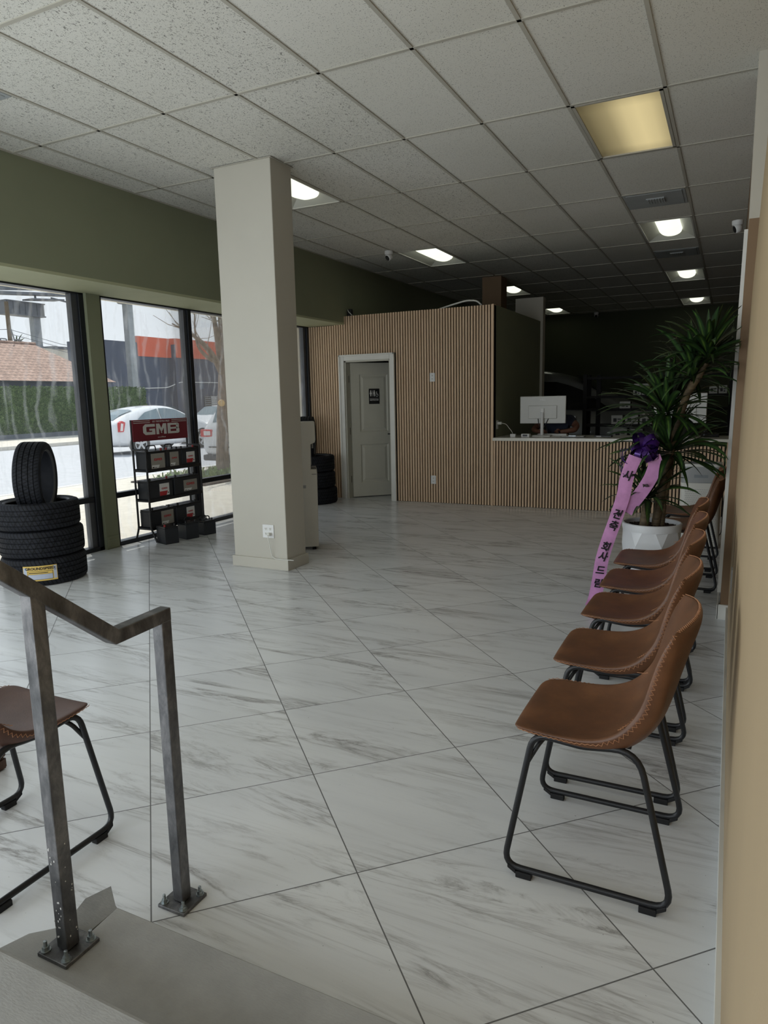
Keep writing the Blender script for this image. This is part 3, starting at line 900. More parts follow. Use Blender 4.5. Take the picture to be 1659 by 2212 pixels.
c2.location = (-2.095, 1.325, 0); c2.rotation_euler = (0, 0, -PI/2)

wbx = thing('wooden_crate', 'low dark stained wooden crate behind the left chair at the frame edge', 'crate', (-2.80, 1.49, 0))
g = G().box(-.20, .20, -.19, .19, 0, .10); g.obj('crate_body', M['woodbox'], wbx, bevel=.004)
g = G()
for z in (.008, .058):
    for a in (-.193, .193): g.box(-.20, .20, min(a, a*1.03), max(a, a*1.03), z, z+.036)
    for a in (-.203, .203): g.box(min(a, a*1.03), max(a, a*1.03), -.19, .19, z, z+.036)
g.obj('slats', M['woodbox'], wbx)

# ------------------------------------------------------------------ tyres
def tire_obj(name, label, R=.335, W=.225, rb=.245):
    t = thing(name, label, 'tire', group='tires')
    h = W/2; T = R
    prof = [(rb, -h*.80), (rb+.012, -h*.92), (rb+.035, -h), (T-.035, -h*1.0), (T-.012, -h*.92), (T-.003, -h*.80)]
    zs = [-.062, -.022, .022, .062]
    for z in zs:
        prof += [(T, z-.0045), (T-.009, z-.003), (T-.009, z+.003), (T, z+.0045)]
    prof += [(T-.003, h*.80), (T-.012, h*.92), (T-.035, h), (rb+.035, h), (rb+.012, h*.92), (rb, h*.80),
             (rb+.012, h*.70), (T-.03, h*.74), (T-.018, h*.4), (T-.018, -h*.4), (T-.03, -h*.74), (rb+.012, -h*.70)]
    G().lathe(prof, 72, closed=True).obj('tire_body', M['tire'], t, smooth=32, fix=True)
    G().lathe([(rb-.001, h*.80), (rb+.010, h*.925), (rb+.0135, h*.93), (rb+.003, h*.80)], 64, closed=True).obj('bead_ring', M['darkgrey'], t, smooth=60)
    return t
def tread_label(t, R, a, z0, z1, half, lines, tilt=0):
    """paper label wrapped on the tread; a = angle"""
    def on(u, w, r): return (r*math.cos(a+u/R), r*math.sin(a+u/R), w)
    g = G().grid(lambda i, j: on(-half+2*half*i/8, z0+(z1-z0)*j, R+.0012), 9, 2)
    lb = g.obj('paper_label', M['yellow'], t)
    return lb, on
FS = (-5.245, 3.955)
t1 = tire_obj('tire', 'black tire at the bottom of the window stack, with a yellow paper label')
t1.location = (*FS, .113)
ca = math.atan2(-FS[1], -FS[0])
la = ca-.13; Rt = .335
lb, on = tread_label(t1, Rt, la, -.063, .063, .130, None)
def lab_rect(par, name, mat, u0, u1, w0, w1, r=.0018):
    G().grid(lambda i, j: on(u0+(u1-u0)*i/6, w0+(w1-w0)*j, Rt+r), 7, 2).obj(name, mat, par)
lab_rect(lb, 'barcode_strip', M['bluegrey'], -.126, -.100, -.058, .05)
lab_rect(lb, 'barcode_strip', M['bluegrey'], .102, .126, -.05, .058)
lab_rect(lb, 'print_border', M['ink'], -.094, .096, -.052, .020)
lab_rect(lb, 'print_field', M['yellow'], -.091, .093, -.006, .017, .0022)
lab_rect(lb, 'print_field', M['bluegrey'], -.091, .093, -.049, -.008, .0022)
lab_rect(lb, 'print_line', M['ink'], -.085, .06, .002, .008, .0026)
for k in range(5): lab_rect(lb, 'barcode_line', M['ink'], -.122, -.106, -.05+.006*k, -.048+.006*k, .0024)
for k in range(5): lab_rect(lb, 'barcode_line', M['ink'], .106, .122, .02+.006*k, .022+.006*k, .0024)
def wrap_text(name, body, size, mat, par, w, bold, sx):
    o = text(name, body, size, mat, par, Matrix(), bold=bold, sx=sx)
    for v in o.data.vertices:
        p = on(v.co.x, v.co.y+w, Rt+.0022+v.co.z); v.co = p
    return o
wrap_text('lettering', 'GROUNDSPEED', .030, M['ink'], lb, .040, .0010, 1.05)
# tread brand streaks etc. copies (without the label)
tb = tire_obj('tire', 'black unlabelled tire in the middle of the window stack'); tb.location = (FS[0]-.012, FS[1]+.005, .113+.228); tb.rotation_euler = (0, 0, .7)
dup(tb, (FS[0]-.026, FS[1]-.004, .113+.456), 1.9, 'black tire on top of the window stack with an open rim hole')
up = tire_obj('tire', 'black tire standing upright on the window stack', .305, .215, .225)
ax = Vector((.88, .30, .10)).normalized()   # axle direction
def axis_rot(ax):
    z = Vector(ax).normalized(); x = Vector((0, 0, 1)).cross(z).normalized(); y = z.cross(x)
    return Matrix((x, y, z)).transposed().to_euler()
ax = Vector((.79, .61, -.02)); up.location = (FS[0]-.02, FS[1]+.01, .868); up.rotation_euler = axis_rot(ax)
# back stack
BS = (-5.37, 8.55)
b1 = dup(tb, (BS[0], BS[1], .113), .3, 'black tire at the bottom of the stack beside the restroom door')
b2 = tire_obj('tire', 'black tire with a yellow and white label in the stack by the restroom door'); b2.location = (BS[0]-.02, BS[1]-.01, .113+.23)
Rt = .335; ba = math.atan2(-BS[1], -BS[0])-.14
lb, on = tread_label(b2, Rt, ba, -.06, .06, .062, None); lb.data.materials[0] = M['whitelab']
lab_rect(lb, 'yellow_print', M['yellow'], -.058, .058, .006, .058)
for k in range(3): lab_rect(lb, 'print_line', M['ink'], -.045, .03, -.05+.014*k, -.045+.014*k, .0024)
lab_rect(lb, 'print_line', M['ink'], -.04, .04, .035, .045, .0024)
dup(tb, (BS[0]-.03, BS[1], .113+.46), 2.2, 'black tire on top of the flat stack beside the restroom door')
u2 = tire_obj('tire', 'black tire standing upright by the slatted wall with a white and yellow label', .305, .215, .225)
u2.location = (-5.46, 8.55, .935); u2.rotation_euler = axis_rot(Vector((.85, .42, 0)))
Rt = .305
iv = u2.rotation_euler.to_matrix().inverted() @ Vector((.33, -.86, .62)); iv = math.atan2(iv.y, iv.x)
lb, on = tread_label(u2, Rt, iv, -.045, .07, .075, None); lb.data.materials[0] = M['whitelab']
lab_rect(lb, 'yellow_print', M['yellow'], -.07, -.01, .02, .066)
for k in range(4): lab_rect(lb, 'print_line', M['ink'], 0.0, .05, -.03+.02*k, -.024+.02*k, .0024)

# ------------------------------------------------------------------ GMB lettering polygons (unit height, origin left-bottom)
def gmb(P, d0, d1, W=3.6, H=1.0):
    """three wide block letters drawn in 0..W x 0..H, split in convex pieces; P maps (a,b,d)"""
    g = G(); k = W/3.6
    def q(pts): g.prism([(a*k, b*H) for a, b in pts], P, d0, d1)
    t = .25
    # G
    q([(.0, .22), (.30, .30), (.30, .70), (.0, .78)]); q([(.0, .78), (.30, .70), (.34, .74), (.22, 1.0)]); q([(.22, 1), (.34, .74), (1.14, .74), (1.14, 1)])
    q([(.0, .22), (.22, 0), (.34, .26), (.30, .30)]); q([(.22, 0), (1.14, 0), (1.14, .26), (.34, .26)])
    q([(.86, .26), (1.14, .26), (1.14, .56), (.86, .56)]); q([(.60, .38), (.86, .38), (.86, .56), (.60, .56)])
    # M
    q([(1.27, 0), (1.52, 0), (1.52, .62), (1.27, .62)]); q([(1.27, .62), (1.52, .62), (1.58, 1), (1.27, 1)]); q([(1.52, .62), (1.77, .16), (1.77, .55), (1.58, 1)])
    q([(1.77, .16), (2.02, .62), (1.96, 1), (1.77, .55)]); q([(2.02, 0), (2.27, 0), (2.27, .62), (2.02, .62)]); q([(2.02, .62), (2.27, .62), (2.27, 1), (1.96, 1)])
    q([(1.72, .10), (1.82, .10), (1.82, .3), (1.72, .3)])
    # B
    q([(2.41, 0), (2.68, 0), (2.68, 1), (2.41, 1)]); q([(2.68, .80), (3.40, .80), (3.46, 1), (2.68, 1)]); q([(2.68, 0), (3.46, 0), (3.40, .20), (2.68, .20)])
    q([(2.68, .42), (3.40, .42), (3.40, .60), (2.68, .60)])
    q([(3.30, .80), (3.30, .60), (3.57, .60), (3.57, .90), (3.46, 1)]); q([(3.30, .2), (3.46, 0), (3.60, .10), (3.60, .42), (3.30, .42)]); q([(3.3, .42), (3.6, .42), (3.52, .51), (3.57, .60), (3.3, .60)])
    return g

# ------------------------------------------------------------------ battery rack
rk = thing('battery_rack', 'black battery display rack with a maroon sign in the window', 'rack', (-5.55, 5.86, 0))
RY0, RY1, XF, XBk = -.43, .40, .085, -.095
for y in (RY0, RY1):
    g = G()
    g.tube(fillet([(XF+.07, y, .008), (XF, y, .15), (XF, y, .97)], .03, 4), .011, 10)
    g.tube(fillet([(XBk-.05, y, .008), (XBk, y, .15), (XBk, y, 1.30)], .03, 4), .011, 10)
    g.tube(fillet([(XF, y, .955), (XF, y, .99), (XBk, y, .99)], .03, 4), .011, 10)
    for z in (.145, .445, .765): g.tube([(XF, y, z), (XBk, y, z)], .009, 8)
    g.obj('side_frame', M['black'], rk, smooth=50)
for z in (.145, .445, .765):
    g = G().box(XBk, XF+.006, RY0, RY1, z-.012, z+.003); g.box(XF, XF+.012, RY0, RY1, z-.016, z+.018); g.box(XBk-.008, XBk, RY0, RY1, z-.016, z+.018)
    g.obj('shelf', M['black'], rk, bevel=.002)
Fs = frame((XBk+.006, (RY0+RY1)/2, 1.185), (0, 1, 0), (0, 0, 1))
sgn = G().box(-.415, .415, -.115, .115, 0, .014, Fs).obj('sign_board', M['red'], rk, bevel=.003)
def PS(a, b, d): return Fs @ Vector((a-.27, b-.050, d))
gmb(PS, .0145, .017, .55, .115).obj('lettering', M['silver'], sgn, fix=True)
text('lettering', 'GO THE EXTRA MILE!', .027, M['whitelab'], sgn, Fs @ Matrix.Translation((0, .090, .0148)), shear=.2)
text('lettering', 'www.GMB.net', .020, M['whitelab'], sgn, Fs @ Matrix.Translation((0, -.082, .0148)))
g = G()
for sx in (-1, 1):
    for zz in (.097, .078):
        a0, a1 = sorted((sx*.165, sx*.40)); g.box(a0, a1, zz, zz+.006, .0142, .0152, Fs)
g.obj('stripes', M['silver'], sgn)

def battery(label, loc, sy, sx, sz, lab, rz=0, handle=False, caps='br', cat='battery', group='car batteries on the rack', lw=None):
    t = thing('car_battery', label, cat, loc, rz, group)
    hx, hy = sx/2, sy/2
    g = G().box(-hx, hx, -hy, hy, 0, sz*.86); g.box(-hx-.003, hx+.003, -hy-.003, hy+.003, sz*.84, sz*.885)
    g.box(-hx, hx, -hy, hy, 0, .012)
    g.obj('case', M['plastic'], t, bevel=.004)
    g = G().box(-hx+.002, hx-.002, -hy+.002, hy-.002, sz*.885, sz*.97)
    for k in range(4): g.box(-hx*.5, hx*.3, -hy*.7+k*hy*.38, -hy*.7+k*hy*.38+hy*.25, sz*.97, sz*.985)
    g.obj('lid', M['black'], t, bevel=.004)
    for k, (yy, mt) in enumerate(((-hy*.72, 'copperred' if caps[0] == 'r' else 'black'), (hy*.72, 'copperred' if caps[1] == 'r' else 'black'))):
        G().lathe([(0, sz*.97), (.012, sz*.97), (.010, sz*1.09), (0, sz*1.09)], 12, Matrix.Translation((hx*.55, yy, 0))).obj('terminal_cap', M[mt], t, smooth=40)
    if handle:
        for xx in ((-.03, .03) if handle == 2 else (0,)):
            G().tube(fillet([(xx, -hy*.55, sz*.95), (xx, -hy*.45, sz*1.24), (xx, hy*.45, sz*1.24), (xx, hy*.55, sz*.95)], .02, 4), .006, 8).obj('carry_handle', M['black'], t, smooth=180)
    if lab:
        Fl = frame((hx+.0008, lab[1], sz*.46), (0, 1, 0), (0, 0, 1)); W_, H_ = lab[2], lab[3]
        lb = plate('label', M['greylab'] if lab[0] == 'g' else M['whitelab'], t, Fl, W_, H_, .0012)
        q = W_*.58
        gmb(lambda a, b, d: Fl @ Vector((a-q/2, b+H_*.02, d)), .0014, .0022, q, q*.21).obj('lettering', M['redlab'], lb, fix=True)
        P_ = lambda a, b, d: Fl @ Vector((a, b, d))
        if lab[0] == 'g':
            G().prism([(-W_*.46, -H_*.46), (W_*.02, -H_*.46), (W_*.10, -H_*.26), (-W_*.46, -H_*.26)], P_, .0014, .0018).obj('print_block', M['whitelab'], lb, fix=True)
            G().box(-W_*.43, -W_*.30, -H_*.44, -H_*.37, .0018, .0022, Fl).box(-W_*.26, -W_*.12, -H_*.43, -H_*.40, .0018, .0022, Fl).obj('print_mark', M['ink'], lb)
        else:
            G().prism([(-W_*.5, -H_*.5), (W_*.18, -H_*.5), (W_*.32, -H_*.14), (-W_*.5, -H_*.14)], P_, .0014, .0018).obj('print_block', M['redlab'], lb, fix=True)
            G().box(W_*.32, W_*.42, -H_*.38, -H_*.24, .0014, .0018, Fl).obj('print_mark', M['darkgrey'], lb)
    return t
BX = -5.55-.004
def brow(z, specs):
    for (label, y0, y1, sz, lab, h, cp) in specs:
        c = (y0+y1)/2; battery(label, (BX, c, z+.0035), y1-y0-.008, .165, sz, lab, 0, h, cp)
brow(.765, [('black battery with grey label and handle, left end of the top rack shelf', 5.45, 5.735, .205, ('g', .01, .20, .165), 1, 'br'),
            ('black battery with narrow grey label, middle of the top rack shelf', 5.735, 5.965, .205, ('g', 0, .135, .155), 1, 'rb'),
            ('black battery with white and red label, right end of the top rack shelf', 5.965, 6.235, .205, ('w', .01, .135, .12), 0, 'br')])
brow(.445, [('black battery with white and red label on the left of the middle rack shelf', 5.445, 5.80, .215, ('w', .045, .145, .13), 0, 'br'),
            ('black battery with wide grey label on the right of the middle rack shelf', 5.82, 6.235, .215, ('g', .05, .22, .125), 0, 'bb')])
brow(.145, [('black battery with grey label on the left of the bottom rack shelf', 5.45, 5.80, .20, ('g', .06, .185, .15), 0, 'bb'),
            ('black battery with white and red label on the right of the bottom rack shelf', 5.83, 6.235, .20, ('w', .02, .13, .12), 0, 'bb')])
battery('black battery on the floor, nearest of the three before the rack', (-5.31, 5.50, 0), .155, .19, .19, None, -.32, 0, 'rb', group='car batteries on the floor')
battery('black battery on the floor between two others before the rack', (-5.285, 5.79, 0), .155, .18, .185, None, -.30, 1, 'bb', group='car batteries on the floor')
battery('black battery with a double carry handle on the floor beside the square column', (-5.27, 6.05, 0), .16, .18, .165, None, -.22, 2, 'bb', group='car batteries on the floor')

# ------------------------------------------------------------------ water cooler
wc = thing('water_cooler', 'white water dispenser standing behind the square column', 'water dispenser', (-3.862, 5.812, 0), math.radians(32))
prof = [(-.15, .03), (.205, .03), (.213, .76), (.205, .80), (.153, .80), (.158, 1.045), (.20, 1.062), (.208, 1.09), (.205, 1.25), (.195, 1.26), (-.15, 1.26)]
G().prism(prof, lambda a, b, d: (a, d, b), -.165, .165).obj('cabinet', M['appliance'], wc, bevel=.006, fix=True)
g = G().box(-.01+.03, .10, -.1665, -.164, .618, .648); g.obj('side_grip', M['applgrey'], wc)
g = G().box(.155, .16, -.12, .12, .84, 1.03); g.obj('dispense_recess', M['applgrey'], wc)
G().box(.155, .205, -.1, .1, .798, .812).obj('drip_tray', M['darkgrey'], wc)
for y in (-.04, .04): G().tube([(.175, y, 1.05), (.175, y, 1.0)], .010, 10).obj('spout', M['applgrey'], wc, smooth=60)
g = G()
for a in (-.12, .16):
    for b in (-.13, .13): g.tube([(a, b, 0), (a, b, .035)], .02, 10)
g.obj('feet', M['rubber'], wc)
G().box(.16, .207, -.1655, -.1645, .752, .757).obj('door_line', M['darkgrey'], wc)

# ------------------------------------------------------------------ air purifier
ap = thing('air_purifier', 'white air purifier with grey top beside the slatted counter', 'air purifier', (-.215, 7.30, 0))
def rrect(hx, hy, r, n=5):
    out = []
    for cx, cy, a0 in ((hx-r, hy-r, 0), (-hx+r, hy-r, 90), (-hx+r, -hy+r, 180), (hx-r, -hy+r, 270)):
        for k in range(n+1):
            a = math.radians(a0+90*k/n); out.append((cx+r*math.cos(a), cy+r*math.sin(a)))
    return out
rr = rrect(.178, .15, .05)
G().prism(rr, lambda a, b, d: (a, b, d), .02, .622).obj('lower_body', M['appliance'], ap, smooth=40, fix=True)
G().prism(rr, lambda a, b, d: (a, b, d), .624, .775).obj('upper_band', M['applgrey'], ap, smooth=40, fix=True)
G().prism([(a*.98, b*.98) for a, b in rr], lambda a, b, d: (a, b, d), .775, .80).obj('top_rim', M['monitor'], ap, smooth=40, fix=True)
g = G()
for k in range(9): g.box(-.12, .12, -.09+.02*k, -.08+.02*k, .80, .806)
g.obj('top_grille', M['darkgrey'], ap)
G().box(-.06, .06, -.153, -.149, .672, .70).obj('display_slot', M['galv'], ap)
g = G()
for i in range(18):
    for j in range(26):
        x = -.13+.0155*i+(.0077 if j % 2 else 0); z = .06+.02*j
        g.box(x-.003, x+.003, -.1512, -.1496, z-.003, z+.003)
for i in range(9):
    for j in range(26):
        y = -.09+.022*i; z = .06+.02*j
        g.box(.1775, .179, y-.003, y+.003, z-.003, z+.003); g.box(-.179, -.1775, y-.003, y+.003, z-.003, z+.003)
g.obj('perforations', M['applgrey'], ap)
G().box(-.17, .17, -.14, .14, 0, .022).obj('base', M['black'], ap)
apc = thing('power_cord', 'thin black cord hanging by the air purifier at the right wall', 'cord', (.005, 8.2, 0))
G().tube(fillet([(0, .0, .42), (-.02, -.1, .36), (-.025, -.2, .2), (-.02, -.3, .006), (-.10, -.5, .006)], .08, 5), .005, 8).obj('cable', M['black'], apc, smooth=180)
G().box(-.014, .014, -.015, .03, .405, .435).obj('plug', M['black'], apc)

# ------------------------------------------------------------------ potted plant
PX, PY = -.447, 5.06
pt = thing('potted_plant', 'tall dracaena plant with several leafy heads in a white faceted pot', 'potted plant', (PX, PY, 0))
rings = [(.128, 0), (.15, .14), (.168, .29), (.182, .44), (.190, .545)]
NP = 14; g = G()
for k, (r, z) in enumerate(rings):
    for i in range(NP):
        a = 2*PI*(i+(.5 if k % 2 else 0))/NP
        rr_ = r*(1.0 if k in (0, 4) else (1.055 if (i % 2) else .95))
        g.v.append(Vector((rr_*math.cos(a), rr_*math.sin(a), z)))
for k in range(len(rings)-1):
    for i in range(NP):
        j = (i+1) % NP; a, b = k*NP+i, k*NP+j; c, d = (k+1)*NP+i, (k+1)*NP+j
        if k % 2 == 0: g.f += [[a, b, c], [b, d, c]]
        else: g.f += [[a, b, d], [a, d, c]]
g.f.append(list(range(NP))[::-1])
pot = g.obj('pot', M['pot'], pt)
G().lathe([(.190, .540), (.194, .560), (.194, .588), (.186, .592), (.178, .588), (.172, .52), (0, .52)], 48).obj('pot_rim', M['pot'], pot, smooth=40)
g = G()
g.grid(lambda i, j: (.174*j/6*math.cos(2*PI*i/40), .174*j/6*math.sin(2*PI*i/40), .552+random.uniform(-.012, .014)), 40, 7, True)
for k in range(130):
    a = random.uniform(0, 2*PI); r = .165*random.random()**.5
    Mx = Matrix.Translation((r*math.cos(a), r*math.sin(a), .562)) @ Matrix.Rotation(random.uniform(0, PI), 4, 'Z') @ Matrix.Rotation(random.uniform(-.5, .5), 4, 'X')
    g.box(-.018, .018, -.005, .005, -.002, .003, Mx)
g.obj('mulch', M['soil'], pt)
def W(x, z, dy=0): return Vector((x-PX, dy, z))
trunks = [
    ('short_trunk', [W(-.495, .55, -.03), W(-.488, .66, -.03), W(-.478, .745, -.03)], [.033, .029, .034]),
    ('tall_trunk', [W(-.425, .55, .03), W(-.405, .75, .035), W(-.37, .98, .04), W(-.345, 1.10, .04), W(-.30, 1.32, -.03), W(-.255, 1.46, -.12), W(-.215, 1.55, -.16)], [.030, .028, .028, .027, .025, .022, .02]),
    ('trunk', [W(-.395, .55, .05), W(-.385, .74, .06), W(-.352, .96, .06), W(-.35, 1.06, .05)], [.026, .025, .022, .024]),
    ('branch', [W(-.33, 1.16, .04), W(-.365, 1.24, .0), W(-.385, 1.33, -.02)], [.022, .020, .018]),
    ('branch', [W(-.255, 1.46, -.12), W(-.19, 1.56, -.19), W(-.145, 1.66, -.22)], [.02, .018, .016]),
]
for nm, pts, r in trunks:
    pp = []; rr_ = []
    for k in range(len(pts)-1):
        for s in range(8):
            f = s/8; pp.append(pts[k].lerp(pts[k+1], f)); rr_.append((r[k]*(1-f)+r[k+1]*f)*(1+.05*((len(pp)) % 2)))
    G().tube(pp, rr_, 12).obj(nm, M['bark'], pt, smooth=60)
def leaf(g, base, az, el, L, wd, droop, twist=0, clampx=False):
    n = 9; p = Vector(base); d = Vector((math.cos(az)*math.cos(el), math.sin(az)*math.cos(el), math.sin(el)))
    side0 = Vector((-math.sin(az), math.cos(az), 0)); b = len(g.v)
    for k in range(n):
        f = k/(n-1)
        if clampx: p.x = min(p.x, (.03 if p.y+PY < 4.87 else -.012)-PX)
        wv = wd*min(1, .45+1.9*f)*(1-f**3.2)**.8 if f < 1 else .0005
        up = side0.cross(d)*-1
        side = (side0*math.cos(twist*f)+up*math.sin(twist*f))
        mid = p-up*wv*.22
        g.v += [p-side*wv, mid, p+side*wv]; 
        c = random.uniform(-.12, .12)
        g.attr += [.0, .55+c, .0] if True else []
        if k < n-1:
            g.f += [[b+3*k, b+3*k+1, b+3*k+4, b+3*k+3], [b+3*k+1, b+3*k+2, b+3*k+5, b+3*k+4]]
        p = p+d*(L/(n-1)); d = (d+Vector((0, 0, -droop*(.25+f)*1.6/(n-1)))).normalized()
def head(name, c, n, L, wd, spread=1.0, seed=1, lean=(0, 0)):
    random.seed(seed); g = G(); g.attr = []
    for k in range(n):
        az = k*2.39996+random.uniform(-.3, .3); f = (k+.5)/n
        el = math.radians(78-88*f**1.0*spread+random.uniform(-9, 9))
        base = Vector(c)+Vector((.012*math.cos(az), .012*math.sin(az), .05*(.6-f)))
        leaf(g, base, az, el, L*random.uniform(.78, 1.12)*(.8+.25*math.sin(PI*f)), wd*1.22*random.uniform(.8, 1.2), random.uniform(.55, 1.5), random.uniform(-.8, .8), True)
    # lighter midribs on the pale young leaves
    o = g.obj(name, M['leaf'], pt, smooth=180)
    return o
head('leaf_rosette', W(-.478, .765, -.03), 46, .35, .0150, 1.0, 3)
head('leaf_rosette', W(-.35, 1.075, .05), 84, .46, .0175, 1.08, 5)
head('leaf_rosette', W(-.385, 1.345, -.02), 76, .42, .0175, 1.02, 8)
head('leaf_rosette', W(-.225, 1.575, -.16), 70, .36, .0160, 1.0, 11)
head('leaf_rosette', W(-.145, 1.69, -.22), 66, .35, .0160, .95, 14)

# bow and ribbons
bow = thing('gift_bow', 'shiny purple gift bow tied to the plant with two pink ribbon tails', 'bow', (-.505, 4.86, 1.115))
random.seed(4); g = G()
for k in range(22):
    az = random.uniform(0, 2*PI); el = random.uniform(-1.1, 1.2); R_ = random.uniform(.065, .105)
    d = Vector((math.cos(az)*math.cos(el), math.sin(az)*math.cos(el)*.7, math.sin(el))); s = d.cross(Vector((random.uniform(-1, 1), random.uniform(-1, 1), random.uniform(-1, 1)))).normalized(); u = d.cross(s)
    b = len(g.v)
    for i in range(11):
        a = -PI+2*PI*i/10
        p = d*(R_*(1+math.cos(a)))*.62+u*(R_*.42*math.sin(a))
        g.v += [p-s*.022, p+s*.022]
    for i in range(10): g.f.append([b+2*i, b+2*i+1, b+2*i+3, b+2*i+2])
for k in range(3):
    az = random.uniform(2.2, 4.2); pts = []
    for i in range(26): pts.append(Vector((-.10-.012*k+.014*math.cos(i*.55+k), -.02+.012*math.sin(i*.55), -.01-.008*i-.004*k+.018*math.sin(i*.55+k))))
    g.tube(pts, .0022, 5)
g.obj('bow_loops', M['purple'], bow, smooth=180)
BO = Vector(bow.location)
def ribbon(name, path, w, mat, normal_y=-1):
    g = G(); n = len(path)
    C = [Vector(p) for p in path]
    sm = []
    for k in range(n-1):
        p0, p1, p2, p3 = C[max(0, k-1)], C[k], C[k+1], C[min(n-1, k+2)]
        for s in range(6):
            f = s/6; sm.append(.5*((2*p1)+(p2-p0)*f+(2*p0-5*p1+4*p2-p3)*f*f+(-p0+3*p1-3*p2+p3)*f**3))
    sm.append(C[-1])
    Fr = []
    for i, p in enumerate(sm):
        d = (sm[min(i+1, len(sm)-1)]-sm[max(i-1, 0)]).normalized(); s = d.cross(Vector((.25, normal_y, -.1))).normalized(); Fr.append((p, d, s))
    for p, d, s in Fr: g.v += [p-s*w/2-BO, p-BO+Vector((0, -.004, 0)), p+s*w/2-BO]
    for i in range(len(Fr)-1):
        g.f += [[3*i, 3*i+1, 3*i+4, 3*i+3], [3*i+1, 3*i+2, 3*i+5, 3*i+4]]
    return g.obj(name, mat, bow, smooth=180), Fr
rp = [(-.545, 4.84, 1.06), (-.578, 4.84, .975), (-.600, 4.835, .885), (-.612, 4.84, .80), (-.655, 4.83, .64), (-.700, 4.82, .49), (-.735, 4.82, .35), (-.752, 4.83, .23), (-.78, 4.85, .07), (-.80, 4.80, .006)]
rb, Fr = ribbon('ribbon_tail', rp, .088, M['pink'])
rb2, _ = ribbon('ribbon_tail', [(-.44, 4.87, 1.06), (-.425, 4.87, 1.01), (-.445, 4.875, .93), (-.485, 4.88, .85), (-.53, 4.885, .78), (-.60, 4.89, .68)], .088, M['pink'])
G().box(-.735-BO.x, -.700-BO.x, -.01, .03, .16-BO.z, .36-BO.z) if False else None
def glyph(ch, z, size, dx=0):
    i = min(range(len(Fr)), key=lambda k: abs(Fr[k][0].z-z)); p, d, s = Fr[i]
    right = s if s.x > 0 else -s
    Mx = frame(p-BO+Vector((dx, -.009, 0)), right, -d)
    text('brush_lettering', ch, size, M['ink'], rb, Mx, bold=.0022, sx=.9, shear=.12)
for ch, z in (('사', .93), ('건', .655), ('축', .58), ('회', .445), ('사', .375), ('드', .275), ('림', .19)): glyph(ch, z, .072)

# ------------------------------------------------------------------ steps and handrail
st = thing('concrete_steps', 'grey concrete entrance steps at the lower left', 'steps', (-.7, .9, 0)); ox_, oy_ = .7, -.9
G().prism([(-1.56, .70), (XR-.014, .70), (XR-.014, 1.163), (-1.396, 1.163), (-1.388, 1.06), (-1.43, 1.058), (-1.475, 1.05), (-1.53, 1.0), (-1.56, .92)], lambda a, b, d: (a+ox_, b+oy_, d), 0, .150).obj('lower_step', M['concrete'], st, bevel=.004, fix=True)
G().prism([(-1.405, 1.166), (-1.475, 1.215), (-1.50, 1.15), (-1.47, 1.06), (-1.44, 1.02), (-1.392, 1.055), (-1.392, 1.16)], lambda a, b, d: (a+ox_, b+oy_, d), .0, .1497).obj('cement_patch', M['patch'], st, fix=True)
G().box(-1.62+ox_, XR-.014+ox_, -1.6+oy_, .834+oy_, 0, .300).obj('upper_step', M['concrete'], st, bevel=.010)
hr = thing('handrail', 'raw steel handrail with two posts beside the concrete steps', 'handrail', (-1.392, 1.39, 0))
S = .037
def post(y, z0, z1, nm):
    p = G().box(-S/2, S/2, y-1.39-S/2, y-1.39+S/2, z0, z1).obj('post', M['steel'], hr, bevel=.003)
    yy = y-1.39
    G().box(-.05, .05, yy-.05, yy+.05, z0-.012, z0-.002).obj('base_plate', M['steel'], p, bevel=.0015)
    for a in (-.036, .036):
        for b in (-.036, .036):
            g = G().lathe([(0, z0-.002), (.012, z0-.002), (.012, z0+.001), (0, z0+.001)], 16, Matrix.Translation((a, yy+b, 0)))
            g.lathe([(0, z0+.001), (.0085, z0+.001), (.0085, z0+.010), (0, z0+.010)], 6, Matrix.Translation((a, yy+b, 0)))
            g.lathe([(0, z0+.01), (.0045, z0+.01), (.0045, z0+.024), (0, z0+.025)], 10, Matrix.Translation((a, yy+b, 0)))
            g.obj('anchor_bolt', M['zinc'], p)
    return p
post(1.395, .012, .874, 'far'); pp = post(1.008, .162, 1.064, 'near')
random.seed(3); g = G()
for k in range(34):
    z = .19+random.random()**1.5*.26; f = random.random()
    s = random.uniform(.0012, .0034)
    yy = 1.008-1.39+S/2
    y_a = yy-S+.003+random.random()*.030
    if f < .4: g.box(S/2-.0002, S/2+.0008, y_a, y_a+s, z, z+s*1.4)
    else: x0 = -S/2+random.random()*.03; g.box(x0, x0+s, yy-S-.0008, yy-S+.0002, z, z+s*1.5)
g.obj('paint_spatter', M['whitelab'], pp)
S = .0378; path = [(0, 1.395-1.39+S/2, .890), (0, 1.222-1.39, .884), (0, .30-1.39, 1.648)]
g = G(); h = S/2
def sect(p, ny, nz): return [Vector((-h, p[1]-ny*h, p[2]-nz*h)), Vector((h, p[1]-ny*h, p[2]-nz*h)), Vector((h, p[1]+ny*h, p[2]+nz*h)), Vector((-h, p[1]+ny*h, p[2]+nz*h))]
sl = math.atan2(1.648-.884, 1.222-.30)
n0 = (0, 1); n2 = (math.sin(sl), math.cos(sl)); m = (n2[0]/2, (1+n2[1])/2); L = math.hypot(*m); sc = 1/(L*L); m = (m[0]*sc, m[1]*sc)
for p, nn in zip(path, (n0, m, n2)): g.v += sect(p, *nn)
g.f = [[0, 1, 2, 3][::-1], [8, 9, 10, 11]]
for k in range(2):
    for i in range(4):
        j = (i+1) % 4; g.f.append([4*k+i, 4*k+j, 4*k+4+j, 4*k+4+i])
g.obj('top_rail', M['steel'], hr, bevel=.003, fix=True)

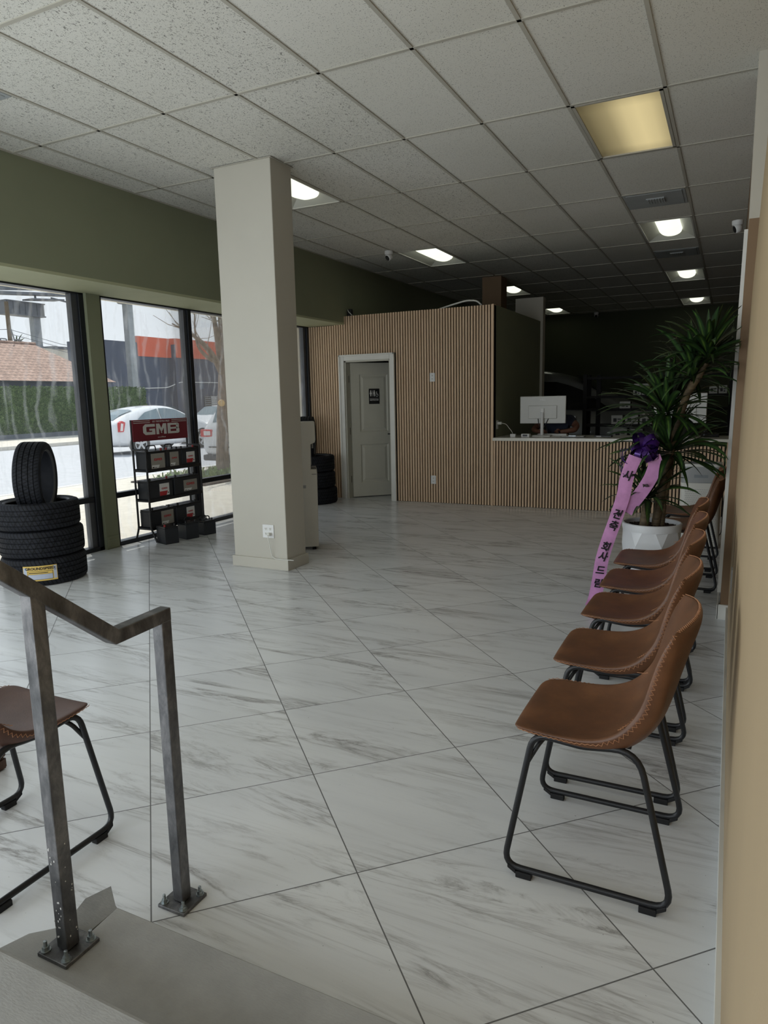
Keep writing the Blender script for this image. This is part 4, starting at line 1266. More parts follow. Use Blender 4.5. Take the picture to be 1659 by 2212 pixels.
# ------------------------------------------------------------------ behind the counter
sr = thing('shelving_rack', 'black metal shelving rack behind the reception counter', 'shelving', (-1.0, 11.0, 0))
for x in (-.97, .99):
    for y in (-.16, .16): G().box(x-.028, x+.028, y-.028, y+.028, 0, 1.76).obj('upright', M['blackmatt'], sr)
G().box(-.83, -.77, -.02, .02, 0, 1.75).obj('upright', M['blackmatt'], sr)
for z in (.35, .80, 1.02, 1.25, 1.44, 1.72):
    G().box(-.97, .99, -.18, .18, z-.035, z).obj('shelf', M['blackmatt'], sr)
def carton(x, z, w, h, label, first=[None]):
    t = thing('carton', label, 'box', (x, 10.96, z), random.uniform(-.05, .05), 'white cartons on the black rack')
    G().box(-w/2, w/2, -.11, .11, 0, h).obj('box_body', M['carton'], t, bevel=.002)
    g = G(); g.box(-w*.32, -w*.02, -.1112, -.11, h*.25, h*.66); g.box(w*.05, w*.35, -.1112, -.11, h*.5, h*.62); g.box(w*.08, w*.3, -.1112, -.11, h*.22, h*.36)
    g.obj('printed_panel', M['ink'], t)
    return t
carton(-1.235, 1.443, .108, .085, 'white carton, lower left of the group left of the plant crown')
carton(-1.12, 1.443, .108, .085, 'white carton, lower right of the group left of the plant crown')
carton(-1.225, 1.53, .108, .075, 'white carton, upper left of the group left of the plant crown')
carton(-1.11, 1.53, .108, .075, 'white carton, upper right of the group left of the plant crown')
carton(-.225, 1.443, .105, .11, 'white carton, left of the pair at the right end of the rack')
carton(-.11, 1.443, .105, .11, 'white carton, right of the pair at the right end of the rack')
for k, (x, w, h, z, nm) in enumerate(((-1.5, .16, .13, 1.023, 'tall pale carton at the left of the dim low shelf'), (-1.30, .18, .13, 1.023, 'pale carton in the middle of the dim low shelf'), (-1.10, .17, .12, 1.023, 'pale carton at the right of the dim low shelf'),
                                      (-1.45, .20, .16, .803, 'pale carton low on the rack beside the ribbon bow'), (-1.22, .17, .15, .803, 'pale carton low on the rack behind the ribbon bow'), (-1.4, .15, .10, 1.253, 'pale carton alone on the upper middle shelf'))):
    carton(x, z, w, h, nm)

def car(name, label, loc, rz, stn, paint, glass, side_win, rear=None, top=None, wheels=((-1.35, .33), (1.35, .33)), group=None, scale=1, wb=.93):
    t = thing(name, label, 'car', loc, rz, group)
    if scale != 1: t.scale = (scale,)*3
    def ring(s):
        x, zb, zs, zr, w, wr = s; zr2 = max(zr, zs+.001)
        h = [(w*.80, zb), (w*.98, zb+.10), (w, (zb+zs)*.52), (w*.965, zs), (wr+(w*.965-wr)*.18, zs+(zr2-zs)*.84), (wr*.82, zr2-.01*(zr2 > zs+.1)), (wr*.4, zr2+.015)]
        return [Vector((x, y, z)) for y, z in h]+[Vector((x, -y, z)) for y, z in h[::-1]]
    R = [ring(s) for s in stn]; n = len(R[0]); g = G()
    for r in R: g.v += r
    for i in range(len(R)-1):
        for k in range(n):
            l = (k+1) % n; g.f.append([i*n+k, i*n+l, (i+1)*n+l, (i+1)*n+k])
    g.f.append(list(range(n))); g.f.append([(len(R)-1)*n+k for k in range(n)][::-1])
    g.obj('car_body', paint, t, smooth=50, sub=2, fix=True)
    def st_at(x):
        for i in range(len(stn)-1):
            if stn[i][0] <= x <= stn[i+1][0]:
                f = (x-stn[i][0])/(stn[i+1][0]-stn[i][0]); return [stn[i][k]*(1-f)+stn[i+1][k]*f for k in range(6)]
        return stn[-1]
    def lin(pts, x):
        for i in range(len(pts)-1):
            if pts[i][0] <= x <= pts[i+1][0]:
                f = (x-pts[i][0])/(pts[i+1][0]-pts[i][0]); return pts[i][1]*(1-f)+pts[i+1][1]*f
        return pts[-1][1]
    for lo, hi in side_win:
        for sd in (-1, 1):
            x0, x1 = lo[0][0], lo[-1][0]
            def fn(i, j):
                x = x0+(x1-x0)*i/14; a, b = lin(lo, x), lin(hi, x); z = a+(b-a)*j/3
                s = st_at(x); f = max(0, min(1, (z-s[2])/max(.01, s[3]-s[2]))); y = s[4]*.965*(1-f)+s[5]*1.0*f+(s[4]*.965-s[5])*.06*math.sin(PI*f)
                return (x, sd*(y+.012), z)
            G().grid(fn, 15, 4).obj('side_window', glass, t)
    for nm, x0, x1, yh in ([('rear_window',)+rear] if rear else [])+([('windscreen',)+top] if top else []):
        def fn2(i, j):
            x = x0+(x1-x0)*i/6; s = st_at(x); y = yh*(-1+2*j/6); return (x, y, max(s[2], s[3])+.028-.03*abs(-1+2*j/6)**2)
        G().grid(fn2, 7, 7).obj(nm, glass, t)
    for wx, wr_ in wheels:
        wd = st_at(wx)[4]
        for sd in (-1, 1):
            Mw = Matrix.Translation((wx, sd*(wd*.965), wr_)) @ Matrix.Rotation(-sd*PI/2, 4, 'X')
            wo_ = G().lathe([(0, -.12), (wr_, -.12), (wr_, .02), (wr_*.93, .045), (wr_*.70, .045), (wr_*.66, .02), (0, .02)], 36, Mw).obj('wheel', M['rubber'], t, smooth=40)
            g = G().lathe([(wr_*.70, .05), (wr_*.62, .052), (wr_*.60, .03)], 36, Mw); g.lathe([(0, .05), (wr_*.18, .05), (wr_*.18, .03)], 20, Mw)
            for k in range(5):
                a = 2*PI*k/5
                g.box(-wr_*.10, wr_*.10, wr_*.1, wr_*.64, .028, .046, Mw @ Matrix.Rotation(a, 4, 'Z'))
            g.obj('rim', M['alloy'], wo_, smooth=40)
            G().lathe([(wr_*1.0, .024), (wr_*1.14, .026), (wr_*1.14, .0), (wr_*1.0, .0)], 36, Mw).obj('wheel_arch', M['rubber'], wo_)
    return t
SUV = [(-2.28, .45, .92, .93, .78, .68), (-2.22, .34, 1.02, 1.06, .86, .66), (-2.0, .30, 1.06, 1.46, .90, .62), (-1.72, .28, 1.06, 1.60, .90, .62), (-.5, .26, 1.03, 1.66, .90, .64), (.35, .26, 1.0, 1.60, .90, .62),
       (1.1, .26, .98, 1.12, .90, .66), (1.7, .28, .93, .98, .88, .6), (2.15, .36, .78, .80, .76, .5), (2.25, .45, .68, .70, .66, .45)]
bay = car('parked_car', 'silver car parked in the dim area behind the reception counter', (-2.95, 13.0, 0), 0, SUV, M['silvercar'], M['carglassdark'],
          [([(-1.75, 1.10), (1.0, 1.04)], [(-1.75, 1.36), (-1.2, 1.46), (.2, 1.46), (.55, 1.36), (1.0, 1.06)])], rear=(-2.15, -1.98, .5), top=(.45, 1.05, .5), scale=1.16)
for bx in ((-.5, -.3, .925, .95), (-.5, -.3, -.95, -.925), (.35, .55, -.95, -.925)): G().box(*bx, .93, .96).obj('door_handle', M['alloy'], bay)

# seated person behind the left monitor
ps = thing('person', 'person in a navy short-sleeved shirt seated behind the left monitor', 'person', (-2.20, 10.10, 0))
def skinned(name, verts, edges, rad, mat, par, root=0, lv=2):
    me = bpy.data.meshes.new(name); me.from_pydata(verts, edges, []); me.update()
    o = bpy.data.objects.new(name, me); COL.objects.link(o); o.parent = par
    m = o.modifiers.new('skin', 'SKIN'); m.use_smooth_shade = True
    if not me.skin_vertices:
        me.attributes.new('skin', 'FLOAT', 'POINT')
    sv = me.skin_vertices[0].data
    for i, r in enumerate(rad): sv[i].radius = (r, r) if not isinstance(r, tuple) else r
    sv[root].use_root = True
    s = o.modifiers.new('sub', 'SUBSURF'); s.levels = lv; s.render_levels = lv
    me.materials.append(mat)
    dg = bpy.context.evaluated_depsgraph_get(); dg.update()
    m2 = bpy.data.meshes.new_from_object(o.evaluated_get(dg))
    bpy.data.objects.remove(o)
    o = bpy.data.objects.new(name, m2); COL.objects.link(o); o.parent = par
    if not m2.materials: m2.materials.append(mat)
    m2.shade_smooth()
    return o
V = [(0, .02, .66), (0, .02, .80), (0, 0, .96), (0, -.01, 1.10), (0, -.01, 1.17), (0, -.02, 1.24),
     (.17, -.01, 1.12), (.27, -.05, 1.03), (.27, -.20, .985), (.14, -.27, .965), (.08, -.285, .962),
     (-.17, -.01, 1.12), (-.29, -.05, 1.03), (-.31, -.20, .985), (-.22, -.29, .965), (-.16, -.30, .962),
     (.10, .0, .64), (.13, -.22, .66), (.13, -.24, .30), (.13, -.24, .10), (.13, -.34, .05), (-.10, .0, .64), (-.13, -.22, .66), (-.13, -.24, .30), (-.13, -.24, .10), (-.13, -.34, .05)]
Ed = [(0, 1), (1, 2), (2, 3), (3, 4), (4, 5), (3, 6), (6, 7), (7, 8), (8, 9), (9, 10), (3, 11), (11, 12), (12, 13), (13, 14), (14, 15), (0, 16), (16, 17), (17, 18), (18, 19), (19, 20), (0, 21), (21, 22), (22, 23), (23, 24), (24, 25)]
Rd = [(.15, .11), (.14, .10), (.15, .105), (.13, .09), .06, .055, .065, .050, .042, .030, .036, .065, .05, .042, .030, .036, .085, .07, .055, .045, .04, .085, .07, .055, .045, .04]
body = skinned('body', V, Ed, Rd, M['skin'], ps)
fing = []
for sx, hx, hy in ((-1, .08, -.285), (1, -.16, -.30)):
    for k, (L, dz) in enumerate(((.055, .012), (.065, .004), (.06, -.006), (.048, -.014))):
        a = -.15+.16*k
        p0 = (hx+sx*.015, hy-.012+.0*k, .962+dz+.004); p1 = (p0[0]+sx*L*.5, p0[1]-L*.25+.012*k, p0[2]+.004); p2 = (p1[0]+sx*L*.35, p1[1]+.006, p1[2]-.016)
        G().tube([p0, p1, p2], [.010, .0095, .007], 8).obj('finger', M['skin'], body, smooth=180)
    G().tube([(hx-sx*.01, hy+.01, .978), (hx+sx*.015, hy-.02, .996), (hx+sx*.035, hy-.03, .994)], [.012, .011, .008], 8).obj('thumb', M['skin'], body, smooth=180)
g = G()
def hd(i, j):
    a = 2*PI*i/24; b = PI*j/16; z = math.cos(b); r = math.sin(b)
    w = .074*(1-.16*max(0, -z)**1.2); d = .092
    y = -d*r*math.cos(a); x = w*r*math.sin(a)
    if j > 0 and abs(math.sin(a)) < .25 and math.cos(a) > 0 and -.25 < z < .05: y -= .018*(1-abs(math.sin(a))/.25)
    return (x, -.035+y, 1.335+.112*z)
g.grid(hd, 24, 17, True)
hdo = g.obj('head', M['skin'], body, smooth=180)
for s in (-1, 1):
    G().lathe([(0, -.012), (.012, -.008), (.016, 0), (.012, .008), (0, .012)], 12, Matrix.Translation((s*.076, -.03, 1.33))).obj('ear', M['skin'], hdo, smooth=180)
    G().lathe([(0, -.007), (.009, 0), (0, .007)], 10, Matrix.Translation((s*.028, -.112, 1.345))).obj('eye', M['signblack'], hdo, smooth=180)
G().box(-.022, .022, -.121, -.105, 1.272, 1.279).obj('mouth', M['redlab'], hdo)
g = G()
g.grid(lambda i, j: (.080*math.sin(PI*.52*j/8)*math.sin(2*PI*i/24), -.026-.098*math.sin(PI*.52*j/8)*math.cos(2*PI*i/24)*(1 if math.cos(2*PI*i/24) < .3 else .9), 1.348+.112*math.cos(PI*.52*j/8)+.006), 24, 9, True)
g.obj('hair', M['hair'], hdo, smooth=180)
V2 = [V[0], V[1], V[2], V[3], V[4], V[6], (.25, -.035, 1.055), V[11], (-.26, -.035, 1.055)]
skinned('shirt', V2, [(0, 1), (1, 2), (2, 3), (3, 4), (3, 5), (5, 6), (3, 7), (7, 8)], [(.165, .125), (.155, .115), (.165, .12), (.145, .105), .07, .08, .07, .08, .07], M['shirt'], ps)
so = thing('stool', 'black stool under the person behind the counter', 'stool', (-2.20, 10.14, 0))
G().lathe([(0, .50), (.19, .50), (.20, .525), (.18, .55), (0, .555)], 28).obj('seat', M['black'], so, smooth=50)
G().lathe([(0, 0), (.22, 0), (.20, .03), (.03, .05), (.028, .50), (0, .5)], 28).obj('pedestal', M['zinc'], so, smooth=40)

# ------------------------------------------------------------------ outside
ZS = -.15
struct(G().box(-10.9, -5.88, -12, 70, -.5, ZS+.13).obj('sidewalk_near', M['sidewalk']))
struct(G().box(-24.0, -10.9, -12, 90, -.5, ZS).obj('road', M['asphalt']))
struct(G().box(-30.5, -24.0, -12, 90, -.5, ZS+.14).obj('sidewalk_far', M['sidewalk']))
struct(G().box(-90, -30.5, -12, 140, -.6, ZS+.1).obj('ground_far', M['sidewalk']))
struct(G().box(-12.0, -11.86, -12, 70, ZS, ZS+.006).obj('road_line', M['whitelab']))
# small planter bed with weeds at the tree foot
ZP = ZS+.13
pb = thing('planter_bed', 'green weeds growing round the street tree foot', 'weeds', (-9.3, 11.3, ZP)); pb['kind'] = 'stuff'
random.seed(21)
g = G().box(-.9, .9, -1.6, 1.6, 0, .03); g.obj('soil', M['soil'], pb)
g = G()
for k in range(900):
    a = random.uniform(0, 2*PI); r = random.random()**.6*1.15; p = Vector((r*math.cos(a)*.75, r*math.sin(a)*1.5, .02)); h = random.uniform(.04, .16); d = random.uniform(0, 2*PI)
    q = Vector((math.cos(d), math.sin(d), 0)); b = len(g.v); u = Vector((random.uniform(-.6, .6), random.uniform(-.6, .6), 1)).normalized()
    g.v += [p-q*.03, p+q*.03, p+q*.02+u*h, p-q*.02+u*h]; g.f.append([b, b+1, b+2, b+3])
g.obj('weeds', M['grass'], pb)
# street tree
tr = thing('street_tree', 'bare pruned street tree with a pale cut scar on the trunk', 'tree', (-9.45, 11.62, ZP))
TZ = lambda y, z, x=0: Vector((x, y-11.62, z-ZP))
G().tube([TZ(11.50, ZP-.02), TZ(11.53, .5), TZ(11.60, 1.2), TZ(11.66, 1.6), TZ(11.72, 2.0), TZ(11.74, 2.12)], [.15, .125, .12, .115, .12, .08], 14).obj('trunk', M['treebark'], tr, smooth=60)
random.seed(5)
def branch(pts, r0, r1, twigs):
    g = G(); n = len(pts); pts = fillet(pts, .25, 4); n = len(pts)
    g.tube(pts, [(r0+(r1-r0)*k/(n-1))*1.25 for k in range(n)], 8)
    for k in range(twigs):
        i = random.randrange(n//3, n-1); p = pts[i]; d = (pts[i+1]-pts[i]).normalized()
        q = Vector((random.uniform(-.7, .7), random.uniform(-1, 1), random.uniform(-.2, .9))).normalized(); e = (d*.6+q).normalized(); L = random.uniform(.25, .6)
        g.tube([p, p+e*L*.5, p+e*L+Vector((0, 0, .08))], [r1*.8, r1*.55, .004], 5)
    g.obj('branch', M['treebark'], tr, smooth=60)
branch([TZ(11.72, 1.98), TZ(11.50, 2.30), TZ(11.15, 2.62), TZ(10.75, 2.80), TZ(10.30, 2.93)], .065, .012, 9)
branch([TZ(11.73, 2.0), TZ(11.62, 2.40), TZ(11.55, 2.9), TZ(11.40, 3.6), TZ(11.38, 4.2)], .065, .02, 8)
branch([TZ(11.74, 2.05), TZ(11.70, 2.6), TZ(11.68, 3.1), TZ(11.70, 4.2)], .055, .022, 6)
branch([TZ(11.76, 2.02), TZ(11.90, 2.4), TZ(11.92, 3.0), TZ(11.75, 3.5), TZ(11.7, 4.1)], .06, .02, 8)
branch([TZ(11.70, 2.2), TZ(11.20, 2.36), TZ(10.95, 2.55), TZ(10.90, 2.95), TZ(10.98, 3.4)], .035, .009, 4)
branch([TZ(11.75, 1.25), TZ(11.95, 1.5), TZ(12.1, 1.9)], .05, .03, 2)
Mc = Matrix.Translation(TZ(11.50, 1.445, .065)) @ Matrix.Rotation(-.75, 4, 'Z') @ Matrix.Rotation(PI/2, 4, 'Y')
G().lathe([(0, .045), (.062, .042), (.07, .03), (.06, -.06)], 20, Mc).obj('cut_scar', M['cutwood'], tr, smooth=40)

PRI = [(-2.14, .42, .86, .88, .70, .58), (-2.06, .28, .98, 1.03, .80, .58), (-1.72, .22, 1.0, 1.22, .86, .58), (-1.05, .19, .98, 1.42, .87, .60), (-.2, .18, .95, 1.50, .87, .61), (.45, .18, .94, 1.45, .87, .60),
       (1.2, .19, .93, 1.06, .87, .62), (1.65, .22, .86, .90, .85, .6), (2.02, .3, .70, .72, .72, .5), (2.12, .38, .6, .62, .62, .45)]
pr = car('hatchback_car', 'white hatchback parked across the street behind the battery rack', (-17.95, 18.24, ZS), PI/2, PRI, M['carpaint'], M['carglass'],
         [([(-1.30, 1.06), (-.42, 1.02)], [(-1.30, 1.08), (-.95, 1.28), (-.42, 1.39)]), ([(-.36, 1.02), (1.0, 1.0)], [(-.36, 1.395), (-.1, 1.40), (.35, 1.34), (1.0, 1.02)])],
         rear=(-1.98, -1.25, .52), top=(.5, 1.15, .52), wheels=((-1.32, .32), (1.36, .32)), group='white cars in the street')
for sd in (-1, 1):
    tl = G().prism([(-2.10, .72), (-1.94, .72), (-1.86, 1.0), (-1.98, 1.05), (-2.07, 1.0)], lambda a, b, d: (a+.05, sd*d, b), .74, .845).obj('tail_lamp', M['lens'], pr, bevel=.01, fix=True)
    G().prism([(-2.075, .75), (-1.985, .75), (-1.95, .96), (-2.03, .98)], lambda a, b, d: (a+.05, sd*d, b), .77, .852).obj('clear_lamp', M['lenswhite'], tl, fix=True)
G().box(-2.15, -2.11, -.35, .35, .62, .76).obj('tailgate_recess', M['carglass'], pr)
pr.scale = (1.12, 1.04, 1.04)
sd = car('sedan_car', 'white sedan seen between the mullion and the tree trunk', (-18.9, 23.2, ZS), -PI/2, PRI, M['carpaint'], M['carglass'],
         [([(-1.20, 1.06), (1.0, 1.0)], [(-1.20, 1.10), (-.8, 1.33), (-.1, 1.40), (.35, 1.34), (1.0, 1.02)])], top=(.5, 1.15, .52), rear=(-1.98, -1.25, .5), wheels=((-1.32, .34), (1.40, .34)), group='white cars in the street')
sv = car('suv_car', 'white crossover car seen from behind beside the street tree', (-10.15, 14.95, ZS+.02), PI/2, SUV, M['carpaint'], M['carglass'],
         [([(-1.75, 1.10), (1.0, 1.04)], [(-1.75, 1.36), (-1.2, 1.46), (.2, 1.46), (.55, 1.36), (1.0, 1.06)])], rear=(-2.18, -1.99, .56), top=(.45, 1.05, .5), group='white cars in the street')
for s_ in (-1, 1):
    a0, a1 = sorted((s_*.50, s_*.87)); tl = G().box(-2.275, -2.02, a0, a1, .80, .98).obj('tail_lamp', M['lens'], sv, bevel=.03)
    a0, a1 = sorted((s_*.56, s_*.76)); G().box(-2.282, -2.1, a0, a1, .84, .94).obj('clear_lamp', M['lenswhite'], tl, bevel=.01)
g = G().box(-2.30, -2.10, -.80, .80, .26, .40); g.obj('lower_bumper', M['darkgrey'], sv, bevel=.03)
G().box(-2.295, -2.27, -.62, .62, .565, .585).obj('bumper_gap', M['rubber'], sv)
Fp = frame((-2.296, 0, .70), (0, -1, 0), (0, 0, 1))
lp = plate('licence_plate', M['whitelab'], sv, Fp, .31, .155, .006)
text('plate_lettering', '0SP12', .10, M['darkgrey'], lp, Fp @ Matrix.Translation((.01, -.005, .007)), bold=.001)
Fe = frame((-2.27, .0, .865), (0, -1, 0), (0, 0, 1))
g = G(); g.v = []; g.lathe([(.055, 0), (.062, .006), (.055, .012), (.05, .006)], 24, Fe @ Matrix.Diagonal((1.2, .72, 1, 1)), closed=True)
g.obj('oval_badge', M['darkgrey'], sv, smooth=60)

# far side of the street
hg = thing('clipped_hedge', 'tall clipped green hedge across the street on a low wall', 'hedge', (-29.8, 20, 0))
G().box(-.5, .85, -28, 9.7, ZS+.12, .20).obj('low_wall', M['galvdark'], hg)
random.seed(9); g = G()
y0, y1, z0, z1 = -8.0, 9.25, .16, 2.33
g.box(-.7, .66, y0, y1, z0, z1-.06)
for k in range(7500):
    f = random.random()
    if f < .78: p = Vector((.70+random.uniform(-.05, .06), random.uniform(y0, y1), random.uniform(z0, z1)))
    elif f < .92: p = Vector((random.uniform(-.7, .7), random.uniform(y0, y1), z1+random.uniform(-.05, .05)))
    else: p = Vector((random.uniform(-.7, .7), y1+random.uniform(-.04, .05), random.uniform(z0, z1)))
    a = Vector((random.uniform(-1, 1), random.uniform(-1, 1), random.uniform(-1, 1))).normalized(); b_ = a.orthogonal(); s = random.uniform(.035, .075)
    n = len(g.v); g.v += [p-a*s, p+b_*s*.6, p+a*s, p-b_*s*.6]; g.f.append([n, n+1, n+2, n+3])
g.obj('foliage', M['hedge'], hg)

th = thing('tiled_house', 'low house with a brown clay tile roof behind the hedge', 'house', (-33.0, 22, 0))
G().box(-6, .2, -22, 7.6, ZS+.1, 2.75).obj('wall', M['navy'], th)
G().box(-6.4, .35, -22.4, 8.2, 2.66, 2.80).obj('eave_board', M['navy'], th)
g = G()
g.v += [Vector(p) for p in ((.55, -22.5, 2.74), (.55, 8.35, 2.74), (-3.6, 6.3, 5.0), (-3.6, -22.5, 5.0), (-7, 8.35, 2.74), (-7, -22.5, 2.74))]
g.f += [[0, 1, 2, 3], [1, 4, 2], [3, 2, 4, 5]]
g.obj('roof', M['roof'], th)
G().tube([(-3.6, -22.5, 5.02), (-3.6, 6.4, 5.02)], .09, 8).obj('ridge_cap', M['roof'], th, smooth=60)

db = thing('dark_building', 'dark blue stucco building with a terracotta band across the street', 'building', (-38, 42, 0))
g = G(); g.prism([(0, -7.7), (.0, -1.2), (.6, -1.2), (.6, 20), (-3, 20), (-3, -7.7)], lambda a, b, d: (a, b, d), ZS+.1, 5.75); g.obj('wall', M['navy'], db, fix=True)
g = G(); g.prism([(.05, -4.3), (.05, -1.25), (.65, -1.1), (.65, 20), (-1, 20), (-1, -4.3)], lambda a, b, d: (a, b, d), 4.80, 6.20); g.obj('terracotta_band', M['orange'], db, fix=True)
g = G().box(.62, .66, 1.75, 3.3, .62, 1.95); wn = g.obj('window', M['carglassdark'], db)
g = G()
for k in range(9): g.box(.66, .69, 1.75, 3.3, .66+.15*k, .70+.15*k)
for k in range(3): g.box(.66, .69, 1.75+.75*k, 1.80+.75*k, .6, 1.98)
g.obj('window_grille', M['galv'], wn)
g = G()
for k in range(9): g.box(.655, .675, 2.5, 3.2, .70+.14*k, .80+.14*k)
g.obj('blind', M['whitelab'], wn)
G().tube(fillet([(.03, -7.5, 2.55), (.05, -3.6, 2.55), (.05, -1.6, 2.6), (.68, -.9, 3.0), (.68, 8, 3.0)], .3, 4), .03, 6).obj('wall_conduit', M['whitelab'], db)
G().box(.61, .64, -.2, .12, 1.55, 1.95).obj('wall_notice', M['card'], db)

M['gl2'] = M['galv']
gp = thing('sign_pole', 'thick grey pole rising behind the hedge end', 'pole', (-31, 30.25, ZS+.1))
G().box(-.20, .20, -.22, .22, 0, 7.5).obj('pole_shaft', M['galv'], gp, bevel=.04)
G().prism([(-.3, 7.1), (.3, 7.1), (.75, 7.5), (-.75, 7.5)], lambda a, b, d: (d, a, b), -.4, .4).obj('pole_head', M['galv'], gp, fix=True)
G().box(-.5, .5, -6.5, 3.5, 7.5, 7.75).obj('crossbeam', M['galvdark'], gp)

bbd = thing('billboard', 'grey billboard on a thick steel column behind the tiled house', 'billboard', (-45, 35.1, 0))
G().box(-.25, .25, -.30, .30, ZS, 7.75).obj('column', M['galv'], bbd, bevel=.05)
g = G().box(-.45, .45, -2.45, .5, 7.75, 8.6)
for k in range(7): g.box(.45, .50, -2.4+.46*k, -2.34+.46*k, 7.75, 8.6)
g.box(-.5, .52, -2.5, .55, 7.70, 7.78); g.box(-.5, .52, -2.5, .55, 8.57, 8.65)
g.obj('box_beam', M['galvdark'], bbd)
g = G()
g.prism([(-7, 8.75), (2.0, 9.75), (2.0, 10.05), (-7, 9.05)], lambda a, b, d: (d, a, b), .2, .5)
g.prism([(-7, 8.55), (3.4, 9.45), (3.4, 9.62), (-7, 8.75)], lambda a, b, d: (d, a, b), .2, 1.0)
g.prism([(-1.0, 8.72), (1.6, 8.95), (1.6, 9.03), (-1.0, 8.82)], lambda a, b, d: (d, a, b), .2, 1.3)
g.box(.6, .7, -.35, -.25, 8.8, 9.3); g.box(.6, .7, 2.3, 2.42, 9.0, 9.6); g.prism([(1.0, 9.05), (2.45, 8.9), (2.45, 9.0), (1.0, 9.15)], lambda a, b, d: (d, a, b), .6, .7)
g.obj('catwalk', M['galvdark'], bbd, fix=True)
fc = G().prism([(-7, 9.05), (3.2, 10.1), (3.2, 13.5), (-7, 13.0)], lambda a, b, d: (d, a, b), .0, .2).obj('face_panel', M['stucco'], bbd, fix=True)
Fb = frame((.24, -.05, 10.16), (0, 1, .105), (0, -.105, 1))
np_ = plate('name_plate', M['darkgrey'], bbd, Fb, 2.1, .70, .03)
text('lettering', 'Clear', .50, M['whitelab'], np_, Fb @ Matrix.Translation((.22, .02, .035)), bold=.012)
G().tube(fillet([Fb @ Vector((-.92, -.2, .04)), Fb @ Vector((-.42, -.2, .04)), Fb @ Vector((-.42, .25, .04)), Fb @ Vector((-.92, .25, .04))], .12, 4, True), .03, 6, True).tube([Fb @ Vector((-.8, .02, .04)), Fb @ Vector((-.68, -.1, .04)), Fb @ Vector((-.42, .2, .04))], .035, 6).obj('check_mark', M['whitelab'], np_)
up_ = thing('utility_pole', 'thin wooden utility pole with wires at the far left', 'utility pole', (-44, 32.3, 0))
G().tube([(0, 0, ZS), (0, -.05, 8.4)], [.17, .13], 10).obj('pole_shaft', M['bark'], up_)
for k, (dz, a) in enumerate(((6.6, 1.6), (6.3, 2.3), (6.0, 2.8))):
    G().tube([(0, -.05, dz), (0, 4+k, dz-.75-.1*k), (0, 9+k*2, dz-1.1), (1, 22, dz-.9)], .018, 5).obj('wire', M['galvdark'], up_)
G().tube([(0, -.05, 6.6), (0, -6, 6.0), (0, -14, 6.4)], .018, 5).obj('wire', M['galvdark'], up_)
for y_, nm in ((26.0, 'leaning black roof pipe nearer the left edge of the window'), (26.9, 'leaning black roof pipe nearer the billboard column')):
    rp_ = thing('roof_pipe', nm, 'pipe', (-36.6, y_+.2, 4.98), group='roof pipes')
    G().tube([(0, 0.05, 0), (0, -.15, .78)], .035, 8).tube(fillet([(0, .05, 0), (0, .05, .22), (0, .4, .22), (0, .4, 0)], .05, 3), .03, 6).obj('pipe', M['galvdark'], rp_)
wbld = thing('white_building', 'low cream building behind the tiled roof', 'building', (-47, 36, 0))
G().box(-4, 0, -6.5, .9, ZS, 5.95).box(-4, .1, .9, 3.6, ZS, 5.75).obj('wall', M['stucco'], wbld)
G().box(-4.1, .2, 1.8, 3.8, 5.75, 5.95).obj('roof_edge', M['galvdark'], wbld)
pm = thing('palm_tree', 'small palm tree beside the billboard column', 'palm', (-53, 39.4, 0))
G().tube([(0, 0, ZS), (0, 0, 6.2)], .16, 8).obj('trunk', M['bark'], pm)
g = G(); g.attr = []; random.seed(2)
for k in range(40): leaf(g, (0, 0, 6.2), k*2.4, random.uniform(-.3, 1.2), random.uniform(.9, 1.5), .07, 1.2)
g.obj('fronds', M['leaf'], pm)

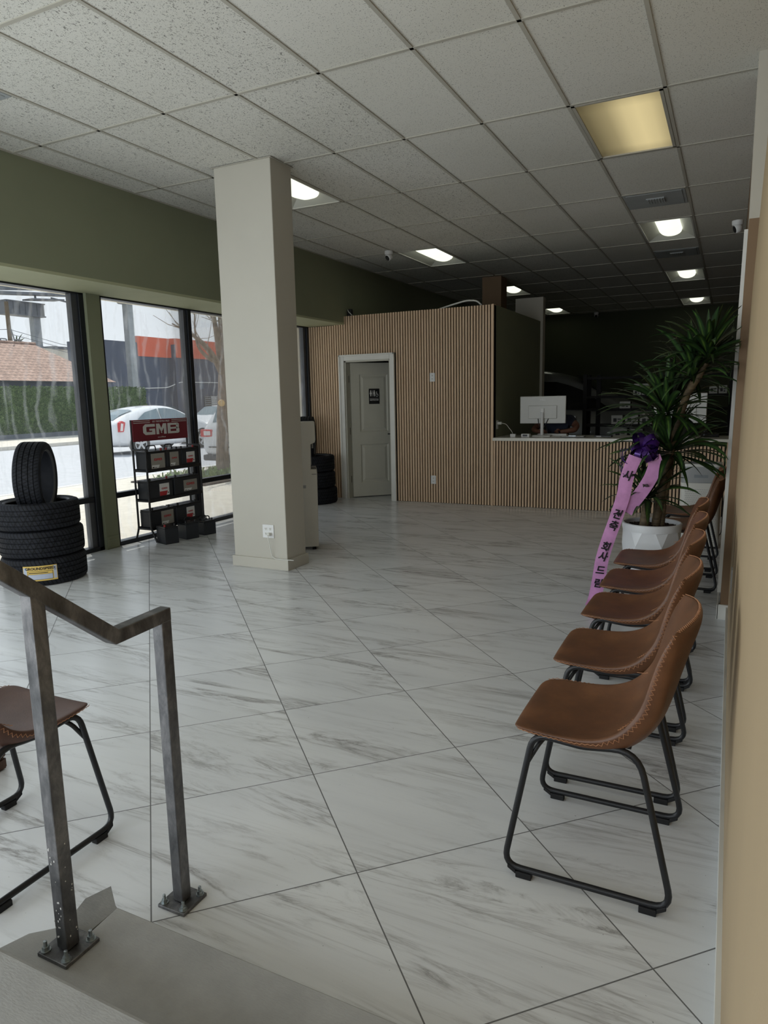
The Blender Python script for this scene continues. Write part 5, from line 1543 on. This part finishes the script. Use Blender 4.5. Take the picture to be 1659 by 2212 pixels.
# ------------------------------------------------------------------ light and camera
w = bpy.data.worlds.new('daylight'); SC.world = w; w.use_nodes = True
nt = w.node_tree; nt.nodes.clear()
o_ = nt.nodes.new('ShaderNodeOutputWorld'); b_ = nt.nodes.new('ShaderNodeBackground')
tc = nt.nodes.new('ShaderNodeTexCoord'); sx = nt.nodes.new('ShaderNodeSeparateXYZ'); rm = nt.nodes.new('ShaderNodeValToRGB')
nt.links.new(tc.outputs['Generated'], sx.inputs[0]); nt.links.new(sx.outputs[2], rm.inputs[0])
e = rm.color_ramp.elements; e[0].position = 0; e[0].color = (.80, .83, .86, 1); e[1].position = .6; e[1].color = (.66, .74, .84, 1)
nt.links.new(rm.outputs[0], b_.inputs[0]); b_.inputs[1].default_value = 1.24; nt.links.new(b_.outputs[0], o_.inputs[0])
sun = bpy.data.lights.new('sun', 'SUN'); sun.energy = 4.0; sun.angle = .009; sun.color = (1, .95, .86)
so_ = bpy.data.objects.new('sun', sun); COL.objects.link(so_)
so_.rotation_euler = Vector((.45, -.30, -1.0)).to_track_quat('-Z', 'Y').to_euler()
def area(name, loc, tgt, sx_, sy_, power, col):
    l = bpy.data.lights.new(name, 'AREA'); l.shape = 'RECTANGLE'; l.size = sx_; l.size_y = sy_; l.energy = power; l.color = col
    o = bpy.data.objects.new(name, l); COL.objects.link(o); o.location = loc
    o.rotation_euler = (Vector(tgt)-Vector(loc)).to_track_quat('-Z', 'Y').to_euler(); return o
area('rear_daylight_fill', (-3.2, -2.4, 1.6), (-2.6, 6, 1.3), 4.4, 2.6, 112, (.88, .95, 1.0))  # fill lamp added behind the camera to brighten the interior
area('left_daylight_fill', (-5.55, 1.4, 1.35), (0, 2.6, 1.0), 3.4, 2.2, 70, (.86, .94, 1.0))  # fill lamp added out of view at left to boost the window light

cam = bpy.data.cameras.new('camera'); co_ = bpy.data.objects.new('camera', cam); COL.objects.link(co_)
cam.sensor_fit = 'HORIZONTAL'; cam.sensor_width = 36; cam.lens = 1503.19/1659*36; cam.clip_start = .01; cam.clip_end = 400
yaw, pitch, roll = .4609, -.1619, .021
Rm = Matrix.Rotation(yaw, 3, 'Z') @ Matrix.Rotation(pitch, 3, 'X') @ Matrix.Rotation(roll, 3, 'Y')
right, fwd, upv = Rm.col[0], Rm.col[1], Rm.col[2]
Mx = Matrix((right, upv, -fwd)).transposed().to_4x4(); Mx.translation = (0, 0, 1.472); co_.matrix_world = Mx
SC.camera = co_
SC.view_settings.view_transform = 'Standard'; SC.view_settings.look = 'None'
SC.cycles.max_bounces = 6; SC.cycles.diffuse_bounces = 3; SC.cycles.glossy_bounces = 3; SC.cycles.adaptive_threshold = .03; SC.cycles.transparent_max_bounces = 12
SC.cycles.caustics_reflective = False; SC.cycles.caustics_refractive = False
